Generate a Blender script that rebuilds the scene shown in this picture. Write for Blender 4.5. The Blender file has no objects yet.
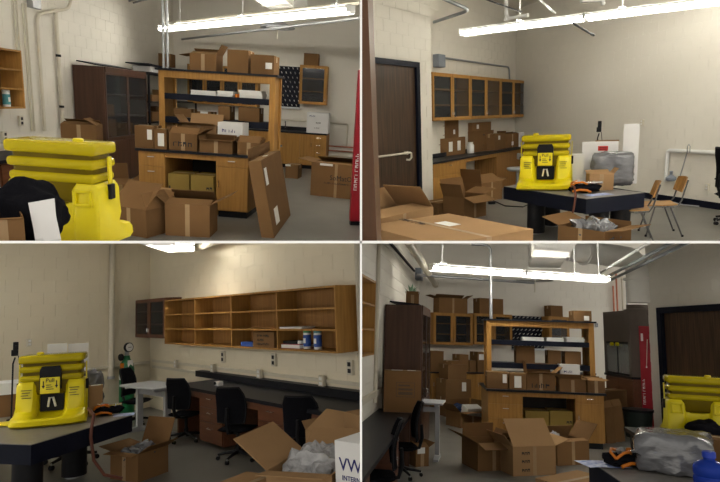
import bpy, bmesh, math, random
from mathutils import Vector, Matrix
random.seed(7)
D2R = math.radians
SC = bpy.context.scene
COL = SC.collection
# ------------------------------------------------------------------ camera, world, exposure
F = 560.0                                    # focal length in pixels of the 720 x 482 frame
CAM = Vector((0, 0, 4.0))
cd = bpy.data.cameras.new('camera'); cam = bpy.data.objects.new('camera', cd); COL.objects.link(cam)
cd.sensor_width = 36; cd.lens = 36 * F / 720; cd.clip_start = .05; cd.clip_end = 100
cam.location = CAM; cam.rotation_euler = (math.pi / 2, 0, 0)
SC.camera = cam
w = bpy.data.worlds.new('world'); SC.world = w; w.use_nodes = True
w.node_tree.nodes['Background'].inputs[0].default_value = (1.0, .95, .86, 1)
w.node_tree.nodes['Background'].inputs[1].default_value = .72
vs = SC.view_settings
vs.view_transform = 'Standard'; vs.look = 'None'; vs.gamma = 1; vs.use_curve_mapping = False
vs.exposure = 0.56
TUBE = 38.0                                  # emission strength of the fluorescent tubes

# ------------------------------------------------------------------ the four views of the laboratory
class Room:
    def __init__(s, text, pitch, roll, h, ox, oy, k, qx, qz):
        s.text, s.h, s.ox, s.oy, s.k, s.qx, s.qz = text, h, ox, oy, k, qx, qz
        s.R = Matrix.Rotation(D2R(roll), 4, 'Y') @ Matrix.Rotation(D2R(pitch), 4, 'X')
        s.T = Matrix.Translation(CAM) @ s.R @ Matrix.Translation((0, 0, -h))
        s.Ti = s.T.inverted()
    def ray(s, zx, zy):
        px, py = s.ox + zx / s.k, s.oy + zy / s.k
        return s.R.to_3x3().transposed() @ Vector(((px - 360) / F, 1, (241 - py) / F))
    def z(s, zx, zy, z=0.0):                 # where the line of sight meets the level z
        d = s.ray(zx, zy); t = (z - s.h) / d.z
        return Vector((0, 0, s.h)) + d * t
    def on(s, fr, zx, zy, yo=0.0):           # where it meets the upright plane y=yo of a frame, in frame coordinates
        fi = fr.inverted(); o = fi @ Vector((0, 0, s.h)); d = fi.to_3x3() @ s.ray(zx, zy)
        return o + d * ((yo - o.y) / d.y)
    def at(s, zx, zy, Y):                    # the point of the line of sight at room depth Y
        d = s.ray(zx, zy); return Vector((0, 0, s.h)) + d * (Y / d.y)
    def px(s, p):
        v = s.R.to_3x3() @ (Vector(p) - Vector((0, 0, s.h)))
        return ((360 + F * v.x / v.y - s.ox) * s.k, (241 - F * v.z / v.y - s.oy) * s.k)
TL = Room('upper left view', 13.8, 3.7, 1.75, 0, 0, 1.989, -1, 1)
TR = Room('upper right view', 11.9, -2.5, 1.75, 362, 0, 1.9916, 1, 1)
BL = Room('lower left view', -6.7, -2.35, 1.75, 0, 242, 1.988, -1, -1)
BR = Room('lower right view', -9.2, 1.8, 1.85, 362, 242, 2.008, 1, -1)

def frame(p, q=None, yaw=None):              # x axis from p to q on the level, y axis to its left (away from the viewer)
    p = Vector(p)
    if q is not None: yaw = math.atan2(q[1] - p[1], q[0] - p[0])
    return Matrix.Translation(p) @ Matrix.Rotation(yaw, 4, 'Z')
def rise(r, p, top):                         # height of the upright over p that ends at picture row top
    lo, hi = -3.0, 6.0
    for _ in range(50):
        m = (lo + hi) / 2
        if r.px((p[0], p[1], p[2] + m))[1] > top: lo = m
        else: hi = m
    return lo
def fit(r, L, R, top, d, z0=0.0, xs=None):   # a box on level z0: front bottom corners L, R, top row over L, depth d (or the back corner)
    a, b = r.z(L[0], L[1], z0), r.z(R[0], R[1], z0)
    fr = frame(a, b); w_ = (b - a).length; h_ = rise(r, a, top)
    if not isinstance(d, (int, float)):
        d = (fr.inverted() @ r.z(d[0], d[1], z0)).y
    return fr @ Matrix.Translation((w_ / 2, d / 2, 0)), w_, abs(d), h_
def fitv(r, fr, x0, x1, top, bot, yo, d, z0=None):   # a box whose front lies on y=yo of a frame; returns matrix at the base centre
    ym = (top + bot) / 2
    a, b = r.on(fr, x0, ym, yo).x, r.on(fr, x1, ym, yo).x
    xm = (x0 + x1) / 2
    zt = r.on(fr, xm, top, yo).z; zb = r.on(fr, xm, bot, yo).z if z0 is None else z0
    return fr @ Matrix.Translation(((a + b) / 2, yo + d / 2, zb)), b - a, d, zt - zb

# ------------------------------------------------------------------ materials
MATS = {}
def mat(name, col, rough=.6, metal=0.0, spec=.4, noise=0.0, nscale=6.0, col2=None, stretch=(1, 1, 1), bump=0.0, bscale=40.0,
        trans=0.0, alpha=1.0, emit=None, estr=0.0, wave=False, objvar=0.0, coat=0.0, ior=1.45):
    if name in MATS: return MATS[name]
    m = bpy.data.materials.new(name); m.use_nodes = True; nt = m.node_tree; N = nt.nodes; Lk = nt.links
    b = N['Principled BSDF']
    b.inputs['Base Color'].default_value = (*col, 1); b.inputs['Roughness'].default_value = rough
    b.inputs['Metallic'].default_value = metal; b.inputs['Specular IOR Level'].default_value = spec
    b.inputs['Transmission Weight'].default_value = trans; b.inputs['Alpha'].default_value = alpha
    b.inputs['Coat Weight'].default_value = coat; b.inputs['IOR'].default_value = ior
    if emit: b.inputs['Emission Color'].default_value = (*emit, 1); b.inputs['Emission Strength'].default_value = estr
    tc = N.new('ShaderNodeTexCoord'); mp = N.new('ShaderNodeMapping'); Lk.new(tc.outputs['Object'], mp.inputs[0])
    mp.inputs['Scale'].default_value = stretch
    out = None
    if noise:
        if wave:
            n = N.new('ShaderNodeTexWave'); n.inputs['Scale'].default_value = nscale; n.inputs['Distortion'].default_value = 7
            n.inputs['Detail'].default_value = 3; n.inputs['Detail Scale'].default_value = 1.2; fo = n.outputs['Fac']
        else:
            n = N.new('ShaderNodeTexNoise'); n.inputs['Scale'].default_value = nscale; n.inputs['Detail'].default_value = 5; fo = n.outputs['Fac']
        Lk.new(mp.outputs[0], n.inputs['Vector'])
        rp = N.new('ShaderNodeMapRange'); rp.inputs['From Min'].default_value = .3 if not wave else 0; rp.inputs['From Max'].default_value = .7 if not wave else 1
        Lk.new(fo, rp.inputs['Value'])
        mx = N.new('ShaderNodeMix'); mx.data_type = 'RGBA'
        c2 = col2 or tuple(c * (1 - noise) for c in col)
        mx.inputs[6].default_value = (*col, 1); mx.inputs[7].default_value = (*c2, 1)
        Lk.new(rp.outputs[0], mx.inputs[0]); out = mx.outputs[2]
    if objvar:
        oi = N.new('ShaderNodeObjectInfo'); hs = N.new('ShaderNodeHueSaturation'); rg = N.new('ShaderNodeMapRange')
        rg.inputs['To Min'].default_value = 1 - objvar; rg.inputs['To Max'].default_value = 1 + objvar
        Lk.new(oi.outputs['Random'], rg.inputs['Value']); Lk.new(rg.outputs[0], hs.inputs['Value'])
        if out: Lk.new(out, hs.inputs['Color'])
        else: hs.inputs['Color'].default_value = (*col, 1)
        out = hs.outputs[0]
    if out: Lk.new(out, b.inputs['Base Color'])
    if bump:
        n2 = N.new('ShaderNodeTexNoise'); n2.inputs['Scale'].default_value = bscale; n2.inputs['Detail'].default_value = 4
        Lk.new(mp.outputs[0], n2.inputs['Vector'])
        bp = N.new('ShaderNodeBump'); bp.inputs['Strength'].default_value = bump; bp.inputs['Distance'].default_value = .02
        Lk.new(n2.outputs['Fac'], bp.inputs['Height']); Lk.new(bp.outputs[0], b.inputs['Normal'])
    MATS[name] = m
    return m
WALL = mat('wall_paint', (.78, .745, .665), .75, noise=.05, nscale=1.2, bump=.15, bscale=60)
WALLB = mat('wall_paint_cream', (.78, .71, .555), .75, noise=.05, nscale=1.2, bump=.15, bscale=60)
CEIL = mat('ceiling_paint', (.66, .63, .56), .8, noise=.03)
PART = mat('partition_white', (.92, .92, .92), .6, noise=.01, nscale=3)
CONC = mat('concrete_floor', (.18, .173, .155), .38, noise=.35, nscale=.9, bump=.05, bscale=30, col2=(.125, .12, .107))
KRAFT = mat('cardboard', (.195, .107, .046), .9, noise=.12, nscale=3, objvar=.16, spec=.08)
KRAFT2 = mat('cardboard_light', (.33, .20, .098), .9, noise=.1, nscale=3, objvar=.08, spec=.08)
KRAFTIN = mat('cardboard_inner', (.24, .145, .07), .9, noise=.1, nscale=3, spec=.1)
KRAFTY = mat('cardboard_yellowish', (.30, .205, .055), .9, noise=.1, nscale=3, spec=.08)
TAPE = mat('packing_tape', (.36, .235, .12), .35, noise=.1, nscale=12)
PAPER = mat('white_paper', (.78, .77, .74), .7, noise=.05, nscale=20)
PAPERB = mat('blue_print_paper', (.65, .70, .85), .5, noise=1, nscale=22, col2=(.12, .2, .55))
OAK = mat('oak_veneer', (.42, .215, .055), .55, spec=.2, noise=.28, nscale=2.5, stretch=(12, 12, .8), objvar=.06)
OAKD = mat('oak_shelf_and_shaded_panel', (.33, .165, .05), .55, spec=.2, noise=.3, nscale=2.5, stretch=(12, 12, .8), objvar=.05)
WALN = mat('walnut_veneer', (.085, .038, .022), .45, noise=.4, nscale=2, stretch=(10, 10, .6))
MAHO = mat('mahogany_drawer', (.15, .055, .026), .4, noise=.35, nscale=2.5, stretch=(.8, 10, 12))
DOORW = mat('dark_oak_door', (.085, .046, .024), .4, noise=.75, nscale=2.2, stretch=(14, 14, .7))
EPOXY = mat('black_epoxy', (.010, .011, .016), .4, spec=.2, noise=.3, nscale=15)
NAVY = mat('dark_navy_paint', (.006, .008, .018), .5, spec=.15, noise=.2, nscale=8)
BLACK = mat('black_plastic', (.009, .009, .011), .5, spec=.2, noise=.2, nscale=20)
FABR = mat('black_mesh_fabric', (.009, .009, .012), .95, spec=.05, noise=.3, nscale=80, bump=.3, bscale=200)
TBTOP = mat('brushed_steel_breadboard', (.24, .225, .205), .4, metal=.3, noise=.15, nscale=20)
STEEL = mat('galvanised_steel', (.42, .43, .44), .4, metal=.7, noise=.12, nscale=14)
CHROME = mat('chrome', (.75, .75, .75), .2, metal=1, noise=.05, nscale=10)
GREYP = mat('grey_powder_coat', (.40, .41, .43), .5, noise=.06, nscale=9)
PIPE = mat('painted_pipe', (.66, .61, .50), .55, noise=.06, nscale=5)
DUCT = mat('painted_duct', (.84, .82, .77), .5, noise=.05, nscale=4)
WHITEM = mat('white_enamel', (.80, .80, .78), .4, noise=.03, nscale=6)
WHITEB = mat('white_carton', (.74, .73, .72), .7, noise=.04, nscale=6)
INK = mat('dark_ink', (.02, .018, .02), .7, noise=.2, nscale=30)
INKB = mat('navy_ink', (.02, .02, .16), .7, noise=.2, nscale=30)
REDP = mat('red_paint', (.34, .006, .018), .4, noise=.12, nscale=5)
REDL = mat('red_label', (.55, .03, .02), .6, noise=.1, nscale=15)
YEL = mat('yellow_plastic', (.80, .66, .004), .35, noise=.06, nscale=5, spec=.5)
YELT = mat('amber_clear_plastic', (.80, .65, .015), .12, noise=.1, nscale=6, trans=.42, ior=1.2, spec=.5)
YELW = mat('amber_tank_water', (.17, .12, .002), .35, noise=.45, nscale=4, spec=.12)
ORNG = mat('orange_plastic', (.60, .17, .01), .45, noise=.15, nscale=12)
HOOD = mat('dark_brown_metal', (.115, .092, .075), .45, noise=.1, nscale=6)
GLASS = mat('cabinet_glass', (.06, .065, .07), .08, noise=.1, nscale=4, alpha=.30, spec=.5)
GLASSD = mat('dusty_glass', (.50, .53, .52), .15, noise=.2, nscale=4, alpha=.35, spec=.8)
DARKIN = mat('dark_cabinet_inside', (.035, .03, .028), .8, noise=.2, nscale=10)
WRAP = mat('clear_plastic_wrap', (.17, .175, .19), .14, noise=.5, nscale=5, spec=.9, col2=(.10, .10, .11), bump=.55, bscale=9, stretch=(1, 1, 2.2), coat=.4)
BUBB = mat('bubble_wrap', (.44, .44, .45), .25, noise=.4, nscale=14, spec=.9, bump=.9, bscale=22)
BLUEB = mat('blue_clear_plastic', (.02, .06, .42), .15, noise=.1, nscale=8, trans=.35, ior=1.2)
GREEN = mat('green_paint', (.01, .14, .045), .4, noise=.1, nscale=8)
COPPER = mat('copper_pipe', (.55, .22, .14), .4, metal=.5, noise=.1, nscale=8)
HOSE = mat('red_brown_hose', (.12, .035, .02), .45, noise=.15, nscale=30)
TUBEM = mat('fluorescent_tube', (1, 1, 1), .5, noise=.01, emit=(1.0, .96, .86), estr=TUBE)
DSTEEL = mat('dark_steel_tube', (.10, .10, .105), .4, metal=.5, noise=.1, nscale=10)
PLYW = mat('plywood_chair', (.42, .21, .055), .4, noise=.2, nscale=3, wave=True, stretch=(1, 4, 4))
TEALC = mat('teal_label', (.10, .34, .36), .5, noise=.3, nscale=20)
BLUEC = mat('blue_label', (.03, .10, .42), .5, noise=.3, nscale=20)
REDPAP = mat('red_cover', (.35, .03, .05), .6, noise=.2, nscale=20)
CONDUIT = mat('grey_conduit', (.27, .29, .30), .45, metal=.3, noise=.1, nscale=10)
GREYB = mat('blue_grey_plastic', (.24, .27, .32), .5, noise=.1, nscale=10)

# ------------------------------------------------------------------ mesh builder
class MB:
    def __init__(s): s.v = []; s.f = []
    def add(s, vs, fs, M=None):
        o = len(s.v); s.v += [(M @ Vector(p)) if M else Vector(p) for p in vs]; s.f += [tuple(i + o for i in f) for f in fs]; return s
    def box(s, x0, y0, z0, x1, y1, z1, M=None):
        return s.add([(x0, y0, z0), (x1, y0, z0), (x1, y1, z0), (x0, y1, z0), (x0, y0, z1), (x1, y0, z1), (x1, y1, z1), (x0, y1, z1)],
                     [(0, 3, 2, 1), (4, 5, 6, 7), (0, 1, 5, 4), (1, 2, 6, 5), (2, 3, 7, 6), (3, 0, 4, 7)], M)
    def cbox(s, w, d, h, z0=0, M=None): return s.box(-w / 2, -d / 2, z0, w / 2, d / 2, z0 + h, M)
    def rbox(s, x0, y0, z0, x1, y1, z1, r=.02, n=3, M=None):    # box with rounded edges
        bm = bmesh.new(); t = MB().box(x0, y0, z0, x1, y1, z1)
        vs = [bm.verts.new(p) for p in t.v]; [bm.faces.new([vs[i] for i in f]) for f in t.f]
        bmesh.ops.bevel(bm, geom=bm.edges[:], offset=r, segments=n, profile=.5, affect='EDGES')
        bm.verts.index_update()
        s.add([v.co.copy() for v in bm.verts], [tuple(v.index for v in f.verts) for f in bm.faces], M); bm.free(); return s
    def prism(s, poly, y0, y1, M=None):      # polygon in x,z pushed along y
        n = len(poly)
        return s.add([(x, y0, z) for x, z in poly] + [(x, y1, z) for x, z in poly],
                     [tuple(range(n)), tuple(range(2 * n - 1, n - 1, -1))] + [(i, i + n, (i + 1) % n + n, (i + 1) % n) for i in range(n)], M)
    def prismz(s, poly, z0, z1, M=None):
        n = len(poly)
        return s.add([(x, y, z0) for x, y in poly] + [(x, y, z1) for x, y in poly],
                     [tuple(range(n - 1, -1, -1)), tuple(range(n, 2 * n))] + [(i, (i + 1) % n, (i + 1) % n + n, i + n) for i in range(n)], M)
    def tube(s, pts, r, n=8, M=None):
        pts = [Vector(p) for p in pts]; o = len(pts); vs = []; fs = []
        rr = r if isinstance(r, (list, tuple)) else [r] * o
        up = None
        for i, p in enumerate(pts):
            d = (pts[min(i + 1, o - 1)] - pts[max(i - 1, 0)]).normalized()
            if up is None: up = Vector((0, 0, 1)) if abs(d.z) < .9 else Vector((1, 0, 0))
            a = d.cross(up)
            if a.length < 1e-4: a = d.cross(Vector((.3, 1, .2)))
            a.normalize(); b = a.cross(d).normalized(); up = b
            vs += [p + rr[i] * (math.cos(t) * a + math.sin(t) * b) for t in [2 * math.pi * j / n for j in range(n)]]
        for i in range(o - 1):
            fs += [(i * n + j, i * n + (j + 1) % n, (i + 1) * n + (j + 1) % n, (i + 1) * n + j) for j in range(n)]
        fs += [tuple(range(n - 1, -1, -1)), tuple((o - 1) * n + j for j in range(n))]
        return s.add(vs, fs, M)
    def lathe(s, prof, n=20, M=None):        # prof: (radius, z) upward
        vs = [(r * math.cos(2 * math.pi * j / n), r * math.sin(2 * math.pi * j / n), z) for r, z in prof for j in range(n)]
        k = len(prof)
        fs = [(i * n + j, i * n + (j + 1) % n, (i + 1) * n + (j + 1) % n, (i + 1) * n + j) for i in range(k - 1) for j in range(n)]
        fs += [tuple(range(n - 1, -1, -1)), tuple((k - 1) * n + j for j in range(n))]
        return s.add(vs, fs, M)
    def slab(s, a, b, c, d, t):              # thick quad, thickness t along its normal
        a, b, c, d = map(Vector, (a, b, c, d)); nn = (b - a).cross(d - a).normalized() * t
        return s.add([a, b, c, d, a + nn, b + nn, c + nn, d + nn],
                     [(0, 3, 2, 1), (4, 5, 6, 7), (0, 1, 5, 4), (1, 2, 6, 5), (2, 3, 7, 6), (3, 0, 4, 7)])
    def mesh(s, name, m, smooth=False):
        me = bpy.data.meshes.new(name); me.from_pydata([tuple(p) for p in s.v], [], s.f); me.materials.append(m)
        bm = bmesh.new(); bm.from_mesh(me); bmesh.ops.recalc_face_normals(bm, faces=bm.faces[:]); bm.to_mesh(me); bm.free()
        if smooth:
            me.polygons.foreach_set('use_smooth', [True] * len(me.polygons))
            try: me.set_sharp_from_angle(angle=D2R(40))
            except Exception: pass
        return me
ROOMOF = {}
def link(o, r, parent=None):
    COL.objects.link(o); ROOMOF[o] = r
    if parent is not None: o.parent = parent
    return o
def part(t, name, mb, m, smooth=False, M=None, label=None):
    o = bpy.data.objects.new(name, mb.mesh(name, m, smooth)); link(o, ROOMOF[t], t)
    if M is not None: o.matrix_local = M
    if label: o['label'] = label
    return o
def props(o, r, label, cat, group=None, kind=None):
    o['label'] = label + ', ' + r.text if r else label
    o['category'] = cat
    if group: o['group'] = group + ', ' + r.text
    if kind: o['kind'] = kind
    return o
def thing(r, name, label, cat, M=Matrix(), group=None, kind=None):
    o = bpy.data.objects.new(name, None); o.empty_display_size = .1; link(o, r); o.matrix_world = r.T @ M
    return props(o, r, label, cat, group, kind)
def solo(r, name, label, cat, mb, m, M=Matrix(), group=None, kind=None, smooth=False):
    o = bpy.data.objects.new(name, mb.mesh(name, m, smooth)); link(o, r); o.matrix_world = r.T @ M
    return props(o, r, label, cat, group, kind)
def text(t, s, size, m, M, name='lettering', align='CENTER'):    # lettering lying in the x,z plane of M, facing -y
    if s[0] == '~':                          # print too small to read: a run of short strokes
        rnd = random.Random(s + str(size)); b = MB(); n = int(s[1:]); x = -n * size * .36
        for _ in range(n):
            gw = size * rnd.uniform(.45, .62); k = size * .13
            b.box(x, -.001, -size * .36, x + k, .001, size * rnd.uniform(.2, .36))
            if rnd.random() < .7: b.box(x + k, -.001, size * rnd.uniform(-.1, .2), x + gw, .001, size * rnd.uniform(.2, .3))
            if rnd.random() < .6: b.box(x + gw - k, -.001, -size * .36, x + gw, .001, size * rnd.uniform(-.1, .15))
            x += size * .72
        o = part(t, 'print_marks', b, m, M=M); o['kind'] = 'stuff'; return o
    c = bpy.data.curves.new('txt', 'FONT'); c.body = s; c.size = size; c.align_x = align; c.align_y = 'CENTER'; c.extrude = .0015; c.resolution_u = 2
    o = bpy.data.objects.new('txt', c); me = bpy.data.meshes.new_from_object(o)
    bpy.data.objects.remove(o); bpy.data.curves.remove(c)
    me.materials.clear(); me.materials.append(m)
    p = bpy.data.objects.new(name, me); link(p, ROOMOF[t], t); p.matrix_local = M @ Matrix.Rotation(math.pi / 2, 4, 'X')
    return p
TR3 = Matrix.Translation
RZ = lambda a: Matrix.Rotation(a, 4, 'Z')
RX = lambda a: Matrix.Rotation(a, 4, 'X')
RY = lambda a: Matrix.Rotation(a, 4, 'Y')
# ------------------------------------------------------------------ builders
from mathutils import noise as mnoise
def face_m(w, d, h, f):
    return {'f': TR3((0, -d / 2, 0)), 'r': TR3((w / 2, 0, 0)) @ RZ(math.pi / 2), 'l': TR3((-w / 2, 0, 0)) @ RZ(-math.pi / 2),
            'b': TR3((0, d / 2, 0)) @ RZ(math.pi), 't': TR3((0, 0, h)) @ RX(-math.pi / 2)}[f]
def face_at(w, d, h, f, u, v):               # spot on a face: u, v in 0..1
    fw = w if f in 'fbt' else d
    return face_m(w, d, h, f) @ TR3(((u - .5) * fw, -.002, (v * h) if f != 't' else (v - .5) * d))
def carton(r, label, ft, flaps=None, tape=True, labels=(), texts=(), m=None, name='cardboard_box', group=None, cat='box', tilt=None, th=.006):
    """flaps: None for a closed lid, else {side: degrees outward from upright}."""
    M, w, d, h = ft; m = m or KRAFT
    if tilt is not None: M = M @ tilt
    t = thing(r, name, label, cat, M, group)
    b = MB()
    if flaps is None:
        b.box(-w / 2, -d / 2, 0, w / 2, d / 2, h - th)
        part(t, 'body', b, m)
        for s in (-1, 1):
            part(t, 'flap', MB().box(-w / 2, min(s * .003, s * d / 2), h - th + .0005, w / 2, max(s * .003, s * d / 2), h), m)
        if tape:
            tb = MB().box(-w / 2, -.028, h + .0003, w / 2, .028, h + .0015)
            for s in (-1, 1): tb.box(s * w / 2 if s > 0 else -w / 2 - .0015, -.028, h - min(.09, h * .4), s * w / 2 + .0015 if s > 0 else -w / 2, .028, h + .0015)
            part(t, 'packing_tape', tb, TAPE)
    else:
        b.box(-w / 2, -d / 2, 0, w / 2, d / 2, th)
        b.box(-w / 2, -d / 2, th, w / 2, -d / 2 + th, h); b.box(-w / 2, d / 2 - th, th, w / 2, d / 2, h)
        b.box(-w / 2, -d / 2 + th, th, -w / 2 + th, d / 2 - th, h); b.box(w / 2 - th, -d / 2 + th, th, w / 2, d / 2 - th, h)
        part(t, 'body', b, m)
        part(t, 'inner_floor', MB().box(-w / 2 + th, -d / 2 + th, th, w / 2 - th, d / 2 - th, th + .002), KRAFTIN)
        ln = min(w, d) / 2
        for s, a in flaps.items():
            L_ = ln
            if isinstance(a, tuple): a, L_ = a[0], a[1]
            fw = w if s in 'fb' else d
            fm = face_m(w, d, h, s) @ TR3((0, th / 2, h)) @ RX(D2R(a))
            part(t, 'flap', MB().box(-fw / 2 + .004, -th / 2, .001, fw / 2 - .004, th / 2, L_), m, M=fm)
        if tape: part(t, 'packing_tape', MB().box(-.028, -d / 2 - .0012, 0.0, .028, -d / 2, h), TAPE)
    for (f, u, v, lw, lh) in labels:
        part(t, 'paper_label', MB().box(-lw / 2, -.001, -lh / 2, lw / 2, .001, lh / 2), PAPER, M=face_at(w, d, h, f, u, v), label='white paper label')
    for tx in texts:
        f, u, v, size, s = tx[:5]
        text(t, s, size, tx[5] if len(tx) > 5 else INK, face_at(w, d, h, f, u, v))
    return t
def wall(r, name, label, p, q, h, m, u0=0.0, u1=None, holes=(), z0=0.0, thick=.12, blocks=True, bw=.40, bh=.20):
    fr = frame((p[0], p[1], z0), (q[0], q[1], z0)); L_ = (Vector(q) - Vector(p)).to_2d().length if u1 is None else u1
    o = solo(r, name, label, 'wall', MB().box(u0, 0, 0, L_, thick, h), m, fr, kind='structure')
    if not blocks: return fr
    cand = []
    lo, hi = (0 if r.qx < 0 else 361) - 40, (361 if r.qx < 0 else 720) + 40
    for i in range(int(h / bh)):
        j = 0; x = u0 - (bw / 2 if i % 2 else 0)
        while x < L_ - .05:
            xa, xb = max(x, u0), min(x + bw, L_); x += bw
            if xb - xa < .08: continue
            za = i * bh
            if any(xa < hx1 and xb > hx0 and za < hz1 and za + bh > hz0 for hx0, hx1, hz0, hz1 in holes): continue
            c = fr @ Vector(((xa + xb) / 2, 0, za + bh / 2))
            v = r.R.to_3x3() @ (c - Vector((0, 0, r.h)))
            if v.y < .5: continue
            px, py = 360 + F * v.x / v.y, 241 - F * v.z / v.y
            if not (lo < px < hi and -30 < py < 512): continue
            if r.qz > 0 and py > 250 or r.qz < 0 and py < 234: continue
            cand.append((v.y, xa, xb, za))
    cand.sort(); me = {}
    for k, (dep, xa, xb, za) in enumerate(cand):
        if k < 300:
            wd = round(xb - xa, 3)
            if wd not in me: me[wd] = MB().box(.002, -.006, .006, wd - .002, .01, bh - .006).mesh('block', m)
            b = bpy.data.objects.new('block', me[wd]); link(b, r, o); b.location = (xa, 0, za)
    rest = MB()
    for dep, xa, xb, za in cand[300:]: rest.box(xa + .002, -.006, za + .006, xb - .002, .01, za + bh - .006)
    if rest.v:
        p_ = part(o, 'far_blocks', rest, m); p_['kind'] = 'stuff'
    return fr
def lamp(r, label, A, B, wd=.22, rods=(), ztop=4.4, group=None, teeth=False, drop=.10):
    A, B = Vector(A), Vector(B); L_ = (B - A).length; c = (A + B) / 2
    X = (B - A).normalized(); Y = Vector((0, 0, 1)).cross(X).normalized(); Z = X.cross(Y)
    M = Matrix.Translation(c) @ Matrix((X, Y, Z)).transposed().to_4x4()
    t = thing(r, 'fluorescent_light', label, 'light', M, group)
    h2 = wd / 2
    part(t, 'housing', MB().box(-L_ / 2, -.05, .03, L_ / 2, .05, drop), WHITEM)
    for s in (-1, 1):
        part(t, 'side_rail', MB().box(-L_ / 2, min(s * h2, s * (h2 + .006)), +.022, L_ / 2, max(s * h2, s * (h2 + .006)), .05), WHITEM)
        part(t, 'tube', MB().tube([(-L_ / 2 + .02, s * h2 * .66, .0), (L_ / 2 - .02, s * h2 * .66, .0)], .015, 8), TUBEM, smooth=True)
        part(t, 'end_plate', MB().box(-.004, -h2, -.03, .004, h2, drop), WHITEM, M=TR3((s * L_ / 2, 0, 0)))
    lv = MB(); n = int(L_ / .055)
    for i in range(n + 1):
        x = -L_ / 2 + .01 + i * (L_ - .02) / n; lv.box(x - .002, -h2, -.045, x + .002, h2, -.03)
    lv.box(-L_ / 2, -h2, -.045, L_ / 2, -h2 + .004, -.028); lv.box(-L_ / 2, h2 - .004, -.045, L_ / 2, h2, -.028)
    p = part(t, 'louvre', lv, WHITEM); p['kind'] = 'stuff'
    for u in rods:
        part(t, 'hanger_rod', MB().tube([(u * L_, 0, drop), (u * L_, 0, ztop - c.z)], .012, 6), WHITEM)
        part(t, 'hanger_clamp', MB().box(u * L_ - .05, -.07, drop, u * L_ + .05, .07, drop + .03), WHITEM)
    return t
def pipe(r, name, label, pts, rad, m, M=Matrix(), clamps=(), group=None, cat='pipe', n=10, bend=None):
    pts = [Vector(p) for p in pts]
    if bend:                                 # round the corners
        q = [pts[0]]
        for i in range(1, len(pts) - 1):
            a, b, c = pts[i - 1], pts[i], pts[i + 1]
            d1 = (a - b); d2 = (c - b); k = min(bend, d1.length * .45, d2.length * .45)
            s, e = b + d1.normalized() * k, b + d2.normalized() * k
            for tt in (0, .25, .5, .75, 1): q.append(s * (1 - tt) ** 2 + b * 2 * tt * (1 - tt) + e * tt ** 2)
        pts = q + [pts[-1]]
    if not clamps: return solo(r, name, label, cat, MB().tube(pts, rad, n), m, M, group, smooth=True)
    t = thing(r, name, label, cat, M, group)
    part(t, 'tube', MB().tube(pts, rad, n), m, smooth=True)
    for c in clamps:
        a, b = Vector(c[0]), Vector(c[1])
        part(t, 'clamp', MB().tube([a, b], rad * 1.25, n), c[2] if len(c) > 2 else STEEL, smooth=True)
    return t
def glazed_door(t, x0, x1, z0, z1, y, m, pane=GLASS, fw=.055, handle=0, thick=.02):
    b = MB().box(x0, y, z0, x0 + fw, y + thick, z1).box(x1 - fw, y, z0, x1, y + thick, z1).box(x0 + fw, y, z0, x1 - fw, y + thick, z0 + fw).box(x0 + fw, y, z1 - fw, x1 - fw, y + thick, z1)
    d = part(t, 'door', b, m)
    part(d, 'pane', MB().box(x0 + fw, y + .007, z0 + fw, x1 - fw, y + .011, z1 - fw), pane)
    if handle:
        hx = x1 - fw / 2 if handle > 0 else x0 + fw / 2
        part(d, 'handle', MB().tube([(hx, y, z0 + .10), (hx, y - .025, z0 + .105), (hx, y - .025, z0 + .165), (hx, y, z0 + .17)], .005, 6), CHROME)
    return d
def glazed_cabinets(r, label, ft, n, m, shelves=2, inside=DARKIN, name='wall_cabinet', pane=GLASS, fw=.055, group=None, gap=.006):
    """one cabinet unit with n glazed doors; local x along the front, y into the wall"""
    M, w, d, h = ft
    t = thing(r, name, label, 'cabinet', M, group); k = .02
    part(t, 'side_panel', MB().box(-w / 2, -d / 2 + .021, 0, -w / 2 + k, d / 2, h), m); part(t, 'side_panel', MB().box(w / 2 - k, -d / 2 + .021, 0, w / 2, d / 2, h), m)
    part(t, 'top_panel', MB().box(-w / 2 + k, -d / 2 + .021, h - k, w / 2 - k, d / 2, h), m); part(t, 'bottom_panel', MB().box(-w / 2 + k, -d / 2 + .021, 0, w / 2 - k, d / 2, k), m)
    part(t, 'back_panel', MB().box(-w / 2 + k, d / 2 - .012, k, w / 2 - k, d / 2, h - k), inside)
    for i in range(shelves):
        z = h * (i + 1) / (shelves + 1)
        part(t, 'shelf', MB().box(-w / 2 + k, -d / 2 + .04, z - .01, w / 2 - k, d / 2 - .013, z + .012), m)
    dw = w / n
    for i in range(n):
        x0 = -w / 2 + i * dw + gap; x1 = -w / 2 + (i + 1) * dw - gap
        glazed_door(t, x0, x1, .004, h - .004, -d / 2, m, pane, fw, 1 if i % 2 == 0 else -1)
    return t
def open_shelves(r, label, ft, bays, rows, m, m2=None, name='wall_shelf', k=.022, group=None):
    M, w, d, h = ft; t = thing(r, name, label, 'shelf', M, group); m2 = m2 or m
    for i in range(bays + 1):
        x = -w / 2 + i * (w - k) / bays
        part(t, 'side_panel' if i in (0, bays) else 'divider', MB().box(x, -d / 2, 0, x + k, d / 2, h), m)
    for b in range(bays):
        xa = -w / 2 + b * (w - k) / bays + k; xb = -w / 2 + (b + 1) * (w - k) / bays
        for i in range(rows + 1):
            z = i * (h - k) / rows
            part(t, 'shelf' if 0 < i < rows else ('top_panel' if i else 'bottom_panel'), MB().box(xa, -d / 2 + (.004 if 0 < i < rows else 0), z, xb, d / 2 - .01, z + k), m)
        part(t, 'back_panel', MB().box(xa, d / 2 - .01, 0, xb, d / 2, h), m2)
    return t
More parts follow.
